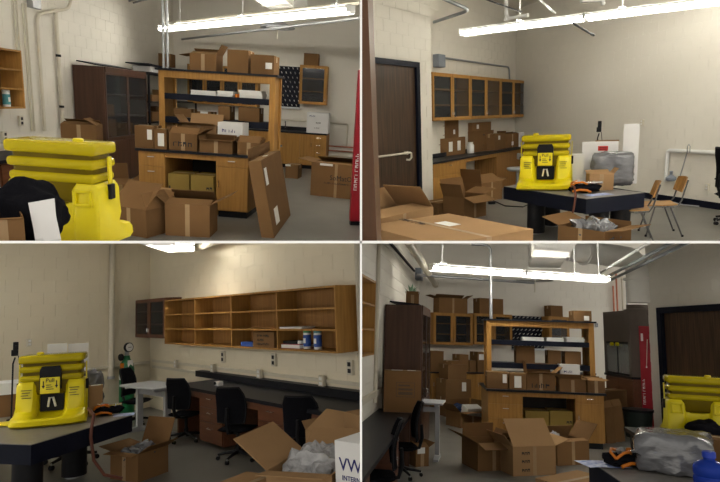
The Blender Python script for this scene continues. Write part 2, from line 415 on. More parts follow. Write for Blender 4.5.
def pull(d, x, y, z, w=.09, m=CHROME):
    part(d, 'handle', MB().tube([(x - w / 2, y, z), (x - w / 2, y - .025, z - .006), (x + w / 2, y - .025, z - .006), (x + w / 2, y, z)], .006, 6), m)
def drawers(t, x0, x1, y, z0, z1, n, m, fr=None, hw=.10):
    zs = [z0 + (z1 - z0) * f for f in (fr or [i / n for i in range(n + 1)])]
    for i in range(len(zs) - 1):
        d = part(t, 'drawer', MB().box(x0 + .006, y - .018, zs[i] + .004, x1 - .006, y, zs[i + 1] - .004), m)
        pull(d, (x0 + x1) / 2, y - .018, zs[i + 1] - min(.07, (zs[i + 1] - zs[i]) * .3), hw)
def cupboard(t, x0, x1, y, z0, z1, m, hx):
    d = part(t, 'door', MB().box(x0 + .006, y - .018, z0 + .004, x1 - .006, y, z1 - .004), m)
    part(d, 'handle', MB().tube([(hx, y - .018, z1 - .30), (hx, y - .045, z1 - .295), (hx, y - .045, z1 - .20), (hx, y - .018, z1 - .195)], .006, 6), CHROME)
    return d
def office_chair(r, label, M, arms=False, group=None, sh=.46, bh=.60, m=FABR, lean=8, size=1.0):
    """faces -y (seat front at -y)"""
    t = thing(r, 'office_chair', label, 'chair', M @ Matrix.Scale(size, 4), group)
    for i in range(5):
        a = 2 * math.pi * i / 5 + .3; c, s = math.cos(a), math.sin(a)
        part(t, 'leg', MB().tube([(.03 * c, .03 * s, .115), (.16 * c, .16 * s, .10), (.30 * c, .30 * s, .075)], [.026, .022, .016], 8), BLACK, smooth=True)
        cs = part(t, 'caster', MB().tube([(.30 * c - .022 * s, .30 * s + .022 * c, .028), (.30 * c + .022 * s, .30 * s - .022 * c, .028)], .028, 12), BLACK, smooth=True)
        part(cs, 'caster_stem', MB().tube([(.30 * c, .30 * s, .04), (.30 * c, .30 * s, .08)], .009, 6), STEEL)
    part(t, 'gas_column', MB().lathe([(.038, .09), (.038, .20), (.026, .21), (.026, sh - .06)], 12), BLACK, smooth=True)
    part(t, 'mechanism', MB().rbox(-.10, -.10, sh - .075, .10, .16, sh - .03, .012, 2), BLACK)
    st = MB(); n = 10; g = []
    for top in (1, 0):
        for i in range(n + 1):
            for j in range(n + 1):
                u, v = i / n * 2 - 1, j / n * 2 - 1
                k = 1 - .12 * (abs(u) ** 4) * (abs(v) ** 4)
                x, y = u * .245 * (1 - .10 * abs(v) ** 4), v * .235 * (1 - .10 * abs(u) ** 4)
                z = sh + (.02 - .03 * max(0, -v - .4) - .018 * (1 - u * u)) * 1.0 if top else sh - .045 + .02 * (u * u * v * v)
                edge = max(abs(u), abs(v)) > .99
                if edge: z = sh - .012
                g.append((x, y, z))
    N1 = (n + 1) ** 2; fs = []
    for i in range(n):
        for j in range(n):
            a = i * (n + 1) + j; fs.append((a, a + 1, a + n + 2, a + n + 1)); fs.append((N1 + a, N1 + a + n + 1, N1 + a + n + 2, N1 + a + 1))
    part(t, 'seat', st.add(g, fs), m, smooth=True)
    bk = MB(); g = []; nx, nz = 10, 12
    def bp(u, v, off):
        wd = .235 * (1 - .10 * (2 * v - .9) ** 2) * (1 - .16 * max(0, v - .8) / .2)
        x = u * wd; z = sh + .10 + v * bh
        y = .225 + .05 * u * u * -1 + math.tan(D2R(lean)) * (z - sh - .1) - .05 * math.sin(v * math.pi) + off
        return (x, y, z)
    for off in (0, .028):
        for i in range(nx + 1):
            for j in range(nz + 1):
                u, v = i / nx * 2 - 1, j / nz
                if abs(u) > .99 and (v < .01 or v > .99): u *= .9
                g.append(bp(u, v, off))
    N1 = (nx + 1) * (nz + 1); fs = []
    for i in range(nx):
        for j in range(nz):
            a = i * (nz + 1) + j; fs += [(a, a + 1, a + nz + 2, a + nz + 1), (N1 + a, N1 + a + nz + 1, N1 + a + nz + 2, N1 + a + 1)]
    ring = [i * (nz + 1) for i in range(nx + 1)] + [nx * (nz + 1) + j for j in range(1, nz + 1)] + [i * (nz + 1) + nz for i in range(nx - 1, -1, -1)] + [j for j in range(nz - 1, 0, -1)]
    for a, b in zip(ring, ring[1:] + ring[:1]): fs.append((a, b, b + N1, a + N1))
    bo = part(t, 'backrest', bk.add(g, fs), m, smooth=True)
    rim = [bp(u, v, .014) for u, v in [(-1 + 2 * k / 8, .0) for k in range(9)] + [(1, k / 10) for k in range(1, 10)] + [(1 - 2 * k / 8, 1) for k in range(9)] + [(-1, 1 - k / 10) for k in range(1, 11)]]
    part(bo, 'rim', MB().tube(rim, .016, 6), BLACK, smooth=True)
    part(t, 'back_support', MB().tube([(0, .12, sh - .055), (0, .27, sh - .03), (0, .31, sh + .12), (0, .30, sh + .32)], [.024, .026, .03, .022], 8), BLACK, smooth=True)
    if arms:
        for s in (-1, 1):
            a = part(t, 'armrest', MB().tube([(s * .20, .05, sh - .05), (s * .29, .05, sh - .02), (s * .30, .05, sh + .19)], .016, 8), BLACK, smooth=True)
            part(a, 'arm_pad', MB().rbox(s * .30 - .035, -.10, sh + .19, s * .30 + .035, .14, sh + .22, .012, 2), BLACK)
    return t
def ply_chair(r, label, M, group=None):
    """school chair of bent plywood on steel tube, faces -y"""
    t = thing(r, 'plywood_chair', label, 'chair', M, group); sh = .45
    s = MB(); g = []; n = 8
    for off in (0, -.014):
        for i in range(n + 1):
            for j in range(n + 1):
                u, v = i / n * 2 - 1, j / n * 2 - 1
                x, y = u * .205 * (1 - .10 * v * v * u * u), v * .20 * (1 - .06 * u * u)
                g.append((x, y, sh + off - .02 * max(0, -v - .5) ** 2 * 4 + .012 * v * v - .012 * (1 - u * u)))
    N1 = (n + 1) ** 2; fs = []
    for i in range(n):
        for j in range(n):
            a = i * (n + 1) + j; fs += [(a, a + 1, a + n + 2, a + n + 1), (N1 + a, N1 + a + n + 1, N1 + a + n + 2, N1 + a + 1)]
    ring = [i * (n + 1) for i in range(n + 1)] + [n * (n + 1) + j for j in range(1, n + 1)] + [i * (n + 1) + n for i in range(n - 1, -1, -1)] + [j for j in range(n - 1, 0, -1)]
    for a, b in zip(ring, ring[1:] + ring[:1]): fs.append((a, b, b + N1, a + N1))
    part(t, 'seat', s.add(g, fs), PLYW, smooth=True)
    b = MB(); g = []
    for off in (0, .013):
        for i in range(n + 1):
            for j in range(n + 1):
                u, v = i / n * 2 - 1, j / n
                g.append((u * .20 * (1 - .08 * (2 * v - 1) ** 4 * u * u), .215 + .05 * (1 - u * u) * .8 + .10 * v * .6 + off, sh + .17 + .19 * v + .012 * (1 - u * u) * (1 if v > .5 else -1)))
    part(t, 'backrest', b.add(g, fs), PLYW, smooth=True)
    for sx in (-1, 1):
        x = sx * .185
        part(t, 'front_leg', MB().tube([(x * 1.12, -.20, .0), (x, -.10, sh - .03), (x, .14, sh - .03)], .011, 8), DSTEEL, smooth=True)
        part(t, 'rear_leg', MB().tube([(x * 1.12, .27, .0), (x, .10, sh - .035), (x, .02, sh - .035)], .011, 8), DSTEEL, smooth=True)
        part(t, 'back_post', MB().tube([(x, .05, sh - .025), (x, .19, sh - .02), (x * .96, .235, sh + .06), (x * .93, .30, sh + .34)], .011, 8), DSTEEL, smooth=True)
        for y, xx in ((-.20, x * 1.12), (.27, x * 1.12)): part(t, 'foot', MB().lathe([(.016, 0), (.016, .02), (.011, .03)], 8), BLACK, M=TR3((xx, y, 0)))
    part(t, 'stretcher', MB().tube([(-.185, .0, sh - .035), (.185, .0, sh - .035)], .010, 8), DSTEEL)
    return t
def blob(w, d, h, seed=0, amp=.05, n=3, p=4.0, freq=5.0):
    """crumpled soft block: a superellipsoid with creases, base at z=0"""
    bm = bmesh.new(); bmesh.ops.create_icosphere(bm, subdivisions=n, radius=1); mb = MB()
    for v in bm.verts:
        c = v.co; k = (abs(c.x) ** p + abs(c.y) ** p + abs(c.z) ** p) ** (-1 / p)
        q = c * k
        nn = mnoise.noise(Vector((q.x * freq * w + seed * 7.3, q.y * freq * d + seed, q.z * freq * h))) + .5 * mnoise.noise(Vector((q.x * 2.3 * freq * w + seed, q.y * 2.3 * freq * d, q.z * 2.3 * freq * h + seed)))
        q = q * (1 + amp * nn / max(w, d, h) * 2)
        mb.v.append(Vector((q.x * w / 2, q.y * d / 2, max(0, (q.z + 1) * h / 2))))
    bm.verts.index_update(); mb.f = [tuple(v.index for v in f.verts) for f in bm.faces]; bm.free()
    return mb
def eyewash(r, label, M, s=1.0):
    """portable gravity eyewash: front faces -y"""
    t = thing(r, 'eyewash_station', label, 'eyewash', M @ Matrix.Scale(s, 4))
    def lerp(a, b, k): return a + (b - a) * k
    side = [(.15, 0), (-.26, 0), (-.305, .02), (-.315, .06), (-.295, .08), (-.22, .09), (-.165, .12), (-.135, .18), (-.125, .26), (-.12, .345), (-.10, .37), (.13, .37), (.15, .345)]
    mid = [(.10, 0), (-.26, 0), (-.305, .02), (-.315, .06), (-.295, .075), (-.20, .058), (-.10, .062), (-.01, .10), (.0, .16), (.0, .24), (.01, .25), (.08, .25), (.10, .24)]
    xs = [-.27, -.265, -.25, -.20, -.14, -.115, -.10, -.06, 0, .06, .10, .115, .14, .20, .25, .265, .27]; vs = []; fs = []; K = len(side)
    for x in xs:
        a = abs(x); k = min(1, max(0, (a - .09) / .035)); k = k * k * (3 - 2 * k); sh = 1 - max(0, (a - .25) / .02) * .06
        for (y0, z0), (y1, z1) in zip(mid, side):
            y, z = lerp(y0, y1, k), lerp(z0, z1, k)
            if y < -.15: y += .07 * (a / .27) ** 4
            fx = 1 + .13 * max(0, 1 - z / .22) ** 1.5 * min(1, max(0, (.02 - y) / .25))
            vs.append((x * fx, y * sh, z * (sh if z > .1 else 1)))
    for i in range(len(xs) - 1):
        fs += [(i * K + j, i * K + (j + 1) % K, (i + 1) * K + (j + 1) % K, (i + 1) * K + j) for j in range(K)]
    fs += [tuple(range(K)), tuple((len(xs) - 1) * K + j for j in range(K - 1, -1, -1))]
    body = part(t, 'body', MB().add(vs, fs), YEL, smooth=True)
    for sx in (-1, 1):                       # hand holds on the back and lettering ridges on the front
        f = MB(); x0, x1 = sx * .185 - .055, sx * .185 + .055
        f.rbox(x0, .146, .32, x1, .165, .34, .006, 2).rbox(x0, .146, .24, x1, .165, .26, .006, 2).rbox(x0, .146, .24, x0 + .02, .165, .34, .006, 2).rbox(x1 - .02, .146, .24, x1, .165, .34, .006, 2)
        part(body, 'hand_hold', f, YEL)
        g = MB()
        for i in range(4): g.box(sx * .19 - .04 + .006 * (i % 2), -.1345 - .001 * i, .30 - i * .022, sx * .19 + .04 - .012 * (i % 3), -.120, .304 - i * .022)
        part(body, 'instruction_print', g, INK)
    tk = MB()
    tk.rbox(-.235, -.10, .25, .235, .13, .58, .03, 3)
    tank = part(t, 'tank', tk, YELW, smooth=True)
    sh = MB()
    for z0, z1, e in ((.37, .425, .0), (.45, .505, .006), (.53, .60, .012)):
        sh.rbox(-.25 - e, -.115 - e, z0, .25 + e, .145 + e, z1, .022, 3)
    part(tank, 'moulded_band', sh, YELT, smooth=True)
    part(tank, 'filler_cap', MB().lathe([(.03, .597), (.03, .613), (.024, .619)], 14), YEL, smooth=True, M=TR3((-.12, .05, 0)))
    fl = part(t, 'flip_arm', MB().prism([(-.085, .30), (.085, .30), (.085, .465), (.07, .50), (-.07, .50), (-.085, .465)], -.15, -.085), BLACK)
    pl = part(fl, 'sign_plate', MB().rbox(-.078, -.158, .265, .078, -.149, .405, .004, 2), YEL, label='yellow plate with black pull lettering')
    text(pl, 'Pull', .050, INK, TR3((0, -.160, .378)))
    for sx in (-1, 1):
        a = MB().prism([(-.004, -.01), (.004, -.01), (.004, .03), (-.004, .03)], -.001, .001).prism([(-.013, -.01), (.013, -.01), (0, -.035)], -.001, .001)
        part(pl, 'arrow_mark', a, INK, M=TR3((sx * .052, -.1595, .345)))
    for i in range(3): part(pl, 'print_line', MB().box(-.03, -.1605, .30 + i * .018, .03 - .01 * i, -.159, .306 + i * .018), INK)
    part(t, 'spray_head', MB().tube([(-.03, -.05, .14), (-.015, -.085, .22), (.015, -.085, .22), (.03, -.05, .14)], .010, 6), WHITEM, smooth=True)
    part(t, 'outlet_well', MB().box(-.095, -.05, .10, .095, -.012, .26), BLACK)
    for sx in (-1, 1):
        st = part(t, 'strap', MB().box(sx * .272 - .004, -.02, .30, sx * .272 + .004, .02, .52), YEL)
        part(st, 'buckle', MB().rbox(sx * .278 - .012, -.028, .27, sx * .278 + .012, .028, .36, .006, 2), BLACK)
    return t
def optical_table(r, label, M, w, d, zt=.90, tk=.30, legs=None):
    t = thing(r, 'optical_table', label, 'table', M)
    part(t, 'table_core', MB().box(-w / 2, -d / 2, zt - tk, w / 2, d / 2, zt - .006), NAVY)
    part(t, 'breadboard_top', MB().box(-w / 2 + .004, -d / 2 + .004, zt - .006, w / 2 - .004, d / 2 - .004, zt), TBTOP)
    for (x, y) in (legs or [(-w / 2 + .25, -d / 2 + .22), (w / 2 - .25, -d / 2 + .22), (-w / 2 + .25, d / 2 - .22), (w / 2 - .25, d / 2 - .22)]):
        lg = part(t, 'leg', MB().lathe([(.13, .02), (.13, zt - tk)], 20, TR3((x, y, 0))), BLACK, smooth=True)
        part(lg, 'leveling_foot', MB().lathe([(.10, 0), (.10, .02)], 16, TR3((x, y, 0))), STEEL)
    return t
def canister(r, label, M, m1, m2, s=1.0, group=None):
    t = thing(r, 'wipes_canister', label, 'canister', M @ Matrix.Scale(s, 4), group)
    part(t, 'tub', MB().lathe([(.045, 0), (.048, .01), (.048, .19), (.045, .195)], 18), WHITEM, smooth=True)
    part(t, 'wrap_label', MB().lathe([(.0488, .03), (.0492, .035), (.0492, .165), (.0488, .17)], 18), m1, smooth=True)
    part(t, 'lid', MB().lathe([(.049, .195), (.049, .222), (.04, .228)], 18), m2, smooth=True)
    part(t, 'print_patch', MB().prismz([(.0496 * math.cos(a), .0496 * math.sin(a)) for a in [D2R(240 + 12 * i) for i in range(6)]] + [(.0490 * math.cos(a), .0490 * math.sin(a)) for a in [D2R(300 - 12 * i) for i in range(6)]], .07, .13), WHITEM)
    return t
def outlet(r, label, M, m=None, name='wall_outlet', dark=True, w=.075, h=.12, group=None):
    t = thing(r, name, label, 'outlet', M, group)
    part(t, 'box', MB().rbox(-w / 2, -.045, -h / 2, w / 2, 0, h / 2, .006, 2), m or PIPE)
    for s in (-1, 1): part(t, 'socket', MB().rbox(-w * .27, -.049, s * h * .22 - h * .14, w * .27, -.044, s * h * .22 + h * .14, .003, 2), INK if dark else WHITEM)
    return t
def book(r, name, label, M, w, d, h, m, cat='book', group=None, pages=True):
    t = thing(r, name, label, cat, M, group)
    part(t, 'cover', MB().box(-w / 2, -d / 2, h * .88, w / 2, d / 2, h).box(-w / 2, -d / 2, 0, w / 2, d / 2, h * .12).box(-w / 2, d / 2 - .004, h * .12, w / 2, d / 2, h * .88), m)
    part(t, 'pages', MB().box(-w / 2 + .004, -d / 2 + .004, h * .12, w / 2 - .004, d / 2 - .005, h * .88), PAPER)
    return t
def paper_stack(r, label, M, w, d, h, n=4, group=None, m=None, name='paper_stack'):
    t = thing(r, name, label, 'papers', M, group)
    for i in range(n):
        a = random.uniform(-.06, .06)
        part(t, 'bundle', MB().box(-w / 2, -d / 2, h * i / n + .0005, w / 2, d / 2, h * (i + 1) / n), m or PAPER, M=TR3((random.uniform(-.01, .01), random.uniform(-.01, .01), 0)) @ RZ(a))
    return t
def sheet(w, d, seed, amp=.01, n=8, th=.001):
    g = []; fs = []
    for off in (0, th):
        for i in range(n + 1):
            for j in range(n + 1):
                x, y = (i / n - .5) * w, (j / n - .5) * d
                g.append((x, y, off + amp * (1 + mnoise.noise(Vector((x * 6 + seed, y * 6, seed)))) ))
    N1 = (n + 1) ** 2
    for i in range(n):
        for j in range(n):
            a = i * (n + 1) + j; fs += [(a, a + n + 1, a + n + 2, a + 1), (N1 + a, N1 + a + 1, N1 + a + n + 2, N1 + a + n + 1)]
    ring = [i * (n + 1) for i in range(n + 1)] + [n * (n + 1) + j for j in range(1, n + 1)] + [i * (n + 1) + n for i in range(n - 1, -1, -1)] + [j for j in range(n - 1, 0, -1)]
    for a, b in zip(ring, ring[1:] + ring[:1]): fs.append((a, b, b + N1, a + N1))
    return MB().add(g, fs)
def island(r, label, label2, fr, W, Dp, zc, ry, rd, rx0, rx1, zs, ztop, post=.09, kneel=(.255, .70), tags=''):
    """double sided lab bench: fr = frame at the front left corner of the worktop (level 0), and its reagent rack"""
    t = thing(r, 'lab_island', label, 'lab bench', fr)
    top = zc - .035
    part(t, 'worktop', MB().box(0, 0, top, W, Dp, zc), EPOXY)
    ka, kb = kneel[0] * W, kneel[1] * W; i = .03
    part(t, 'plinth', MB().box(i + .03, i + .06, 0, ka - .02, Dp - .1, .10), BLACK); part(t, 'plinth', MB().box(kb + .02, i + .06, 0, W - i - .03, Dp - .1, .10), BLACK)
    part(t, 'drawer_case', MB().box(i, i + .02, .10, ka, Dp - i, top), OAK)
    drawers(t, i, ka, i + .02, .12, top - .01, 3, OAK, (0, .42, .74, 1.0))
    part(t, 'cupboard_case', MB().box(kb, i + .02, .10, W - i, Dp - i, top), OAK)
    cupboard(t, kb, W - i, i + .02, .11, top - .15, OAK, kb + .05)
    d = part(t, 'drawer', MB().box(kb + .006, i + .002, top - .145, W - i - .006, i + .02, top - .006), OAK); pull(d, (kb + W - i) / 2, i + .002, top - .06, .10)
    part(t, 'apron', MB().box(ka, i + .02, top - .075, kb, i + .045, top), OAK)
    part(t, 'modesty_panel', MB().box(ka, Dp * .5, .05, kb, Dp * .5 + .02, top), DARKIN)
    k = thing(r, 'reagent_rack', label2, 'rack', fr @ TR3((0, ry, zc)))
    H = ztop - zc
    for x in (rx0, rx1 - post):
        part(k, 'post', MB().box(x, 0, 0, x + post, .07, H - .03), OAK); part(k, 'post', MB().box(x, rd - .07, 0, x + post, rd, H - .03), OAK)
        part(k, 'end_panel', MB().box(x + post * .5 - .012, .07, 0, x + post * .5 + .012, rd - .07, H - .03), OAK)
    for y in (0, rd - .025): part(k, 'top_rail', MB().box(rx0 + post, y, H - .13, rx1 - post, y + .025, H - .03), OAK)
    part(k, 'top_slab', MB().box(rx0 - .04, -.04, H - .03, rx1 + .04, rd + .04, H), EPOXY)
    for z0, z1 in zs:
        part(k, 'shelf', MB().box(rx0 + post, .0, z0 - zc, rx1 - post, rd, z1 - zc), NAVY)
    return t
def peg_board(r, label, M, w, h, rows, cols):
    t = thing(r, 'drying_rack', label, 'drying rack', M)
    part(t, 'board', MB().box(-w / 2, -.03, 0, w / 2, 0, h), NAVY)
    me = MB().tube([(0, -.03, 0), (0, -.10, .03)], .011, 6).mesh('peg', WHITEM)
    for i in range(rows):
        for j in range(cols):
            x = -w / 2 + w * (j + .5 + (.25 if i % 2 else -.25)) / cols; z = h * (i + .5) / rows
            b = bpy.data.objects.new('peg', me); link(b, r, t); b.location = (x, 0, z)
    part(t, 'drip_tray', MB().box(-w / 2 - .01, -.12, -.03, w / 2 + .01, 0, 0).box(-w / 2 - .01, -.12, 0, w / 2 + .01, -.11, .025), STEEL)
    return t
def base_cabinet(r, label, ft, cols, m, name='base_cabinet', plinth=.1):
    """cols: list of (fraction, kind) from left; kind 'd3' drawers, 'c' cupboard, 'k' kneehole"""
    M, w, d, h = ft; t = thing(r, name, label, 'cabinet', M); x = -w / 2
    for f, kd in cols:
        x1 = x + f * w
        if kd != 'k':
            part(t, 'case', MB().box(x, -d / 2, plinth, x1, d / 2, h), m); part(t, 'plinth', MB().box(x + .02, -d / 2 + .06, 0, x1 - .02, d / 2, plinth), BLACK)
            if kd[0] == 'd': drawers(t, x, x1, -d / 2, plinth + .01, h - .01, int(kd[1]), m)
            else: cupboard(t, x, x1, -d / 2, plinth + .01, h - .01, m, x1 - .05)
        else: part(t, 'apron', MB().box(x, -d / 2 + .01, h - .07, x1, -d / 2 + .03, h), m)
        x = x1
    return t
def clutter(r, label, M, s=1.0):
    """open tool bag of black cloth with orange straps and metal fittings"""
    t = thing(r, 'tool_bag', label, 'bag', M @ Matrix.Scale(s, 4))
    part(t, 'cloth', blob(.46, .30, .13, 3, .07, 3, 2.6, 6), FABR, smooth=True)
    part(t, 'orange_strap', MB().tube([(-.20, -.10, .10), (-.14, -.14, .16), (-.04, -.13, .17), (.04, -.08, .13), (-.02, .02, .15), (-.12, .04, .17), (-.19, -.02, .15), (-.20, -.10, .10)], .015, 8), ORNG, smooth=True)
    part(t, 'orange_strap', MB().tube([(-.18, -.15, .03), (-.08, -.17, .06), (.02, -.165, .05), (.08, -.15, .02)], .018, 8), ORNG, smooth=True)
    part(t, 'metal_fitting', MB().lathe([(.022, 0), (.022, .10), (.03, .10), (.03, .13), (.018, .14), (.018, .24)], 12, TR3((.02, -.06, .145)) @ RZ(D2R(-25)) @ RY(D2R(84))), CHROME, smooth=True)
    part(t, 'metal_fitting', MB().lathe([(.03, 0), (.03, .06)], 12, TR3((-.08, -.02, .15)) @ RX(D2R(60))), STEEL, smooth=True)
    part(t, 'white_tag', sheet(.09, .06, 4, .008, 4), PAPER, M=TR3((-.12, -.06, .165)) @ RY(D2R(20)))
    part(t, 'orange_cap', MB().lathe([(.03, 0), (.03, .05), (.02, .06)], 12, TR3((.17, .07, .10))), ORNG, smooth=True)
    return t
def jug(r, label, M, s=1.0):
    t = thing(r, 'water_bottle', label, 'bottle', M @ Matrix.Diagonal((s * 1.3, s * 1.3, s, 1)))
    part(t, 'body', MB().lathe([(.065, 0), (.085, .01), (.088, .05), (.083, .06), (.088, .07), (.088, .12), (.083, .13), (.088, .14), (.088, .19), (.08, .215), (.05, .235), (.03, .245), (.03, .262)], 22), BLUEB, smooth=True)
    part(t, 'cap', MB().lathe([(.036, .262), (.036, .30), (.03, .306)], 18), mat('blue_cap', (.01, .04, .36), .4, noise=.1), smooth=True)
    return t
def adjustable_table(r, label, M, w, d, h=.74):
    t = thing(r, 'standing_desk', label, 'table', M)
    part(t, 'desk_top', MB().rbox(-w / 2, -d / 2, h - .03, w / 2, d / 2, h, .008, 2), GREYP)
    for s in (-1, 1):
        x = s * (w / 2 - .10)
        lg = part(t, 'leg', MB().box(x - .03, -.045, .06, x + .03, .045, h - .06), GREYP)
        part(lg, 'foot', MB().prism([(-d * .42, .0), (d * .42, 0), (d * .42, .03), (.08, .07), (-.08, .07), (-d * .42, .03)], -.035, .035, RZ(math.pi / 2)), GREYP, M=TR3((x, 0, 0)))
        part(lg, 'top_bracket', MB().box(x - .03, -d * .4, h - .06, x + .03, d * .4, h - .031), GREYP)
    part(t, 'crossbar', MB().box(-w / 2 + .13, -.02, h - .16, w / 2 - .13, .02, h - .09), GREYP)
    return t
def fit_top(r, L, R, zt, d, z0=0.0, back=False):   # a box given by two top corners on level zt (the front edge, or the back edge)
    a, b = r.z(L[0], L[1], zt), r.z(R[0], R[1], zt); fr = frame((a.x, a.y, z0), b); w_ = (b - a).length
    return fr @ TR3((w_ / 2, -d / 2 if back else d / 2, 0)), w_, d, zt - z0
def up(ft): return ft[3]
def raise_on(ft, x=0, y=0, yaw=0): return ft[0] @ TR3((x, y, ft[3])) @ RZ(yaw)
def camera_stand(r, label, p, h):
    t = thing(r, 'camera_stand', label, 'camera', TR3(p) @ RZ(-math.atan2(p.x, p.y)))
    part(t, 'base', MB().lathe([(.05, 0), (.05, .012), (.02, .02)], 18), BLACK, smooth=True)
    part(t, 'pole', MB().tube([(0, 0, .015), (0, 0, h * .72), (.02, 0, h * .80)], .009, 8), BLACK, smooth=True)
    part(t, 'camera_head', MB().rbox(-.02, -.03, h * .82, .05, .03, h * .90, .008, 2).rbox(-.005, -.03, h * .89, .05, .03, h, .008, 2), BLACK)
    part(t, 'lens', MB().lathe([(.016, 0), (.016, .03)], 12, TR3((.03, -.045, h * .94)) @ RX(math.pi / 2)), BLACK)
    part(t, 'cable', MB().tube([(.05, 0, h * .82), (.075, 0, h * .6), (.06, 0, h * .3), (.05, 0, .015)], .005, 6), BLACK)
    return t
def facing(r, p, x0, x1, top, d, yaw=0.0):   # a box at p turned to the viewer; width from picture columns x0..x1
    v = r.R.to_3x3() @ (Vector(p) - Vector((0, 0, r.h))); w_ = abs(x1 - x0) / r.k * v.y / F
    return TR3(p) @ RZ(-math.atan2(p[0], p[1]) + yaw) @ TR3((0, d / 2, 0)), w_, d, rise(r, p, top)
def lev(r, fr, zx, v, z):                    # point of the line y=v of a frame under picture column zx, at level z
    q = r.on(fr, zx, 300, v); p = fr @ Vector((q.x, v, 0)); return Vector((p.x, p.y, z))
# ------------------------------------------------------------------ partitions between the four views
NEAR, FAR = 2.6, 26.0
TV, TH = 2.1 / F * NEAR, 2.6 / F * NEAR
PVX, PHZ = 1.0 / F, -1.1 / F                 # slopes of the two dividing planes seen from the camera
def solo_w(name, label, mb, m):
    o = bpy.data.objects.new(name, mb.mesh(name, m)); COL.objects.link(o); o['label'] = label; o['category'] = 'wall'; o['kind'] = 'structure'; return o
solo_w('wall_middle', 'thin white upright partition between the left and right laboratory views',
       MB().add([(PVX * y + s * TV / 2, y, 4 + z) for y in (NEAR, FAR) for s in (-1, 1) for z in (-9, 9)],
                [(0, 1, 3, 2), (4, 6, 7, 5), (0, 4, 5, 1), (2, 3, 7, 6), (0, 2, 6, 4), (1, 5, 7, 3)]), PART)
solo_w('floor_middle', 'thin white level partition between the upper and lower laboratory views',
       MB().add([(s, y, 4 + PHZ * y + z * TH / 2) for y in (NEAR, FAR) for s in (-14, 14) for z in (-1, 1)],
                [(0, 1, 3, 2), (4, 6, 7, 5), (0, 4, 5, 1), (2, 3, 7, 6), (0, 2, 6, 4), (1, 5, 7, 3)]), PART)
def floor(r, x0, x1, y0, y1, zc=None):
    solo(r, 'floor', 'grey sealed concrete floor', 'floor', MB().box(x0, y0, -.1, x1, y1, 0), CONC, kind='structure')
    if zc: solo(r, 'ceiling', 'pale painted ceiling high above the fluorescent lights', 'ceiling', MB().box(x0, y0, zc, x1, y1, zc + .1), CEIL, kind='structure')
# ---- upper left
floor(TL, -8, 3, 2.0, 19, 4.6)
A, C, B = TL.z(0, 406), TL.z(348, 312), TL.z(696, 336)
TL_L = wall(TL, 'wall_left', 'painted concrete block side wall with conduits and a tall walnut cabinet', A, C, 4.6, WALL, u0=-4)
TL_B = wall(TL, 'wall_back', 'painted concrete block back wall behind the oak lab island', C, B, 4.6, WALL, u1=7)
# ---- upper right
floor(TR, -3, 14, 2.0, 18, 4.6)
A, C, B = TR.z(139, 400), TR.z(303, 354), TR.z(713, 418)
TR_C = frame(A, C); LC = (C - A).length
ue = TR.on(TR_C, 139, 250, -.65).x
TR_D = TR_C @ TR3((0, -.65, 0))
dl, dr = TR.on(TR_D, 27, 200).x, TR.on(TR_D, 111, 200).x
dz = TR.on(TR_D, 111, 125).z
wall(TR, 'wall_left', 'painted concrete block wall holding the row of six glazed oak cabinets', A, C, 4.6, WALL, u0=ue - .02)
wall(TR, 'wall_near', 'painted concrete block wall beside the dark door', TR_D @ Vector((0, 0, 0)), TR_D @ Vector((1, 0, 0)), 4.6, WALL, u0=ue - 4, u1=ue, thick=.6, holes=((dl - .8, dr, 0, dz),))
TR_B = wall(TR, 'wall_back', 'wide painted concrete block wall with black baseboard behind the two plywood chairs', C, B, 4.6, WALL, u1=12)
# ---- lower left
floor(BL, -9, 4, 2.0, 16)
A, C, B = BL.z(0, 388), BL.z(298, 328), BL.z(716, 445)
BL_L = wall(BL, 'wall_left', 'cream concrete block wall with upright pipe behind the yellow eyewash', A, C, 4.0, WALLB, u0=-3)
BL_R = wall(BL, 'wall_right', 'cream concrete block wall above the long black bench', C, B, 4.0, WALLB, u1=9)
# ---- lower right
floor(BR, -4, 10, 2.0, 18)
A, C, B = BR.z(0, 486), BR.z(112, 331), BR.z(502, 327)
BR_L = wall(BR, 'wall_left', 'painted concrete block wall beside the tall walnut cabinet and black bench', A, C, 5.2, WALL, u0=-3)
BR_B = wall(BR, 'wall_back', 'painted concrete block wall behind the oak island and glazed cabinets', C, B, 5.2, WALL, u1=11)
A = BR.z(587, 378); B = A + Vector((math.cos(D2R(-85)), math.sin(D2R(-85)), 0)) * 3
BR_R = frame(A, B)
rl, rr_ = BR.on(BR_R, 600, 200).x, 9
rz = BR.on(BR_R, 600, 132).z
wall(BR, 'wall_right', 'painted concrete block wall around the dark door', A, B, 5.2, WALL, u1=7, holes=((rl, rl + 5, 0, rz),), thick=.3)
# ================================================================== upper left view
r = TL; WL, WB = TL_L, TL_B
def on_l(x, y, off): p = r.on(WL, x, y, -off); return WL @ p
def on_b(x, y, off): p = r.on(WB, x, y, -off); return WB @ p
# --- the island
a, b = r.z(268, 294, .93), r.z(497, 310, .93)
FI = frame((a.x, a.y, 0), b); W = (b - a).length; DP = 2.3; RY_ = .85
x0, x1 = r.on(FI, 316, 200, RY_).x, r.on(FI, 547, 200, RY_).x
zz = lambda y: r.on(FI, 430, y, RY_).z
ZT = zz(142)
S1, S2 = (zz(203), zz(191)), (zz(250), zz(238))
isl = island(r, 'oak double sided lab island with black worktop and open kneehole', 'oak reagent rack with black shelves standing on the island', FI, W, DP, .93, RY_, .5, x0, x1, (S1, S2), ZT)
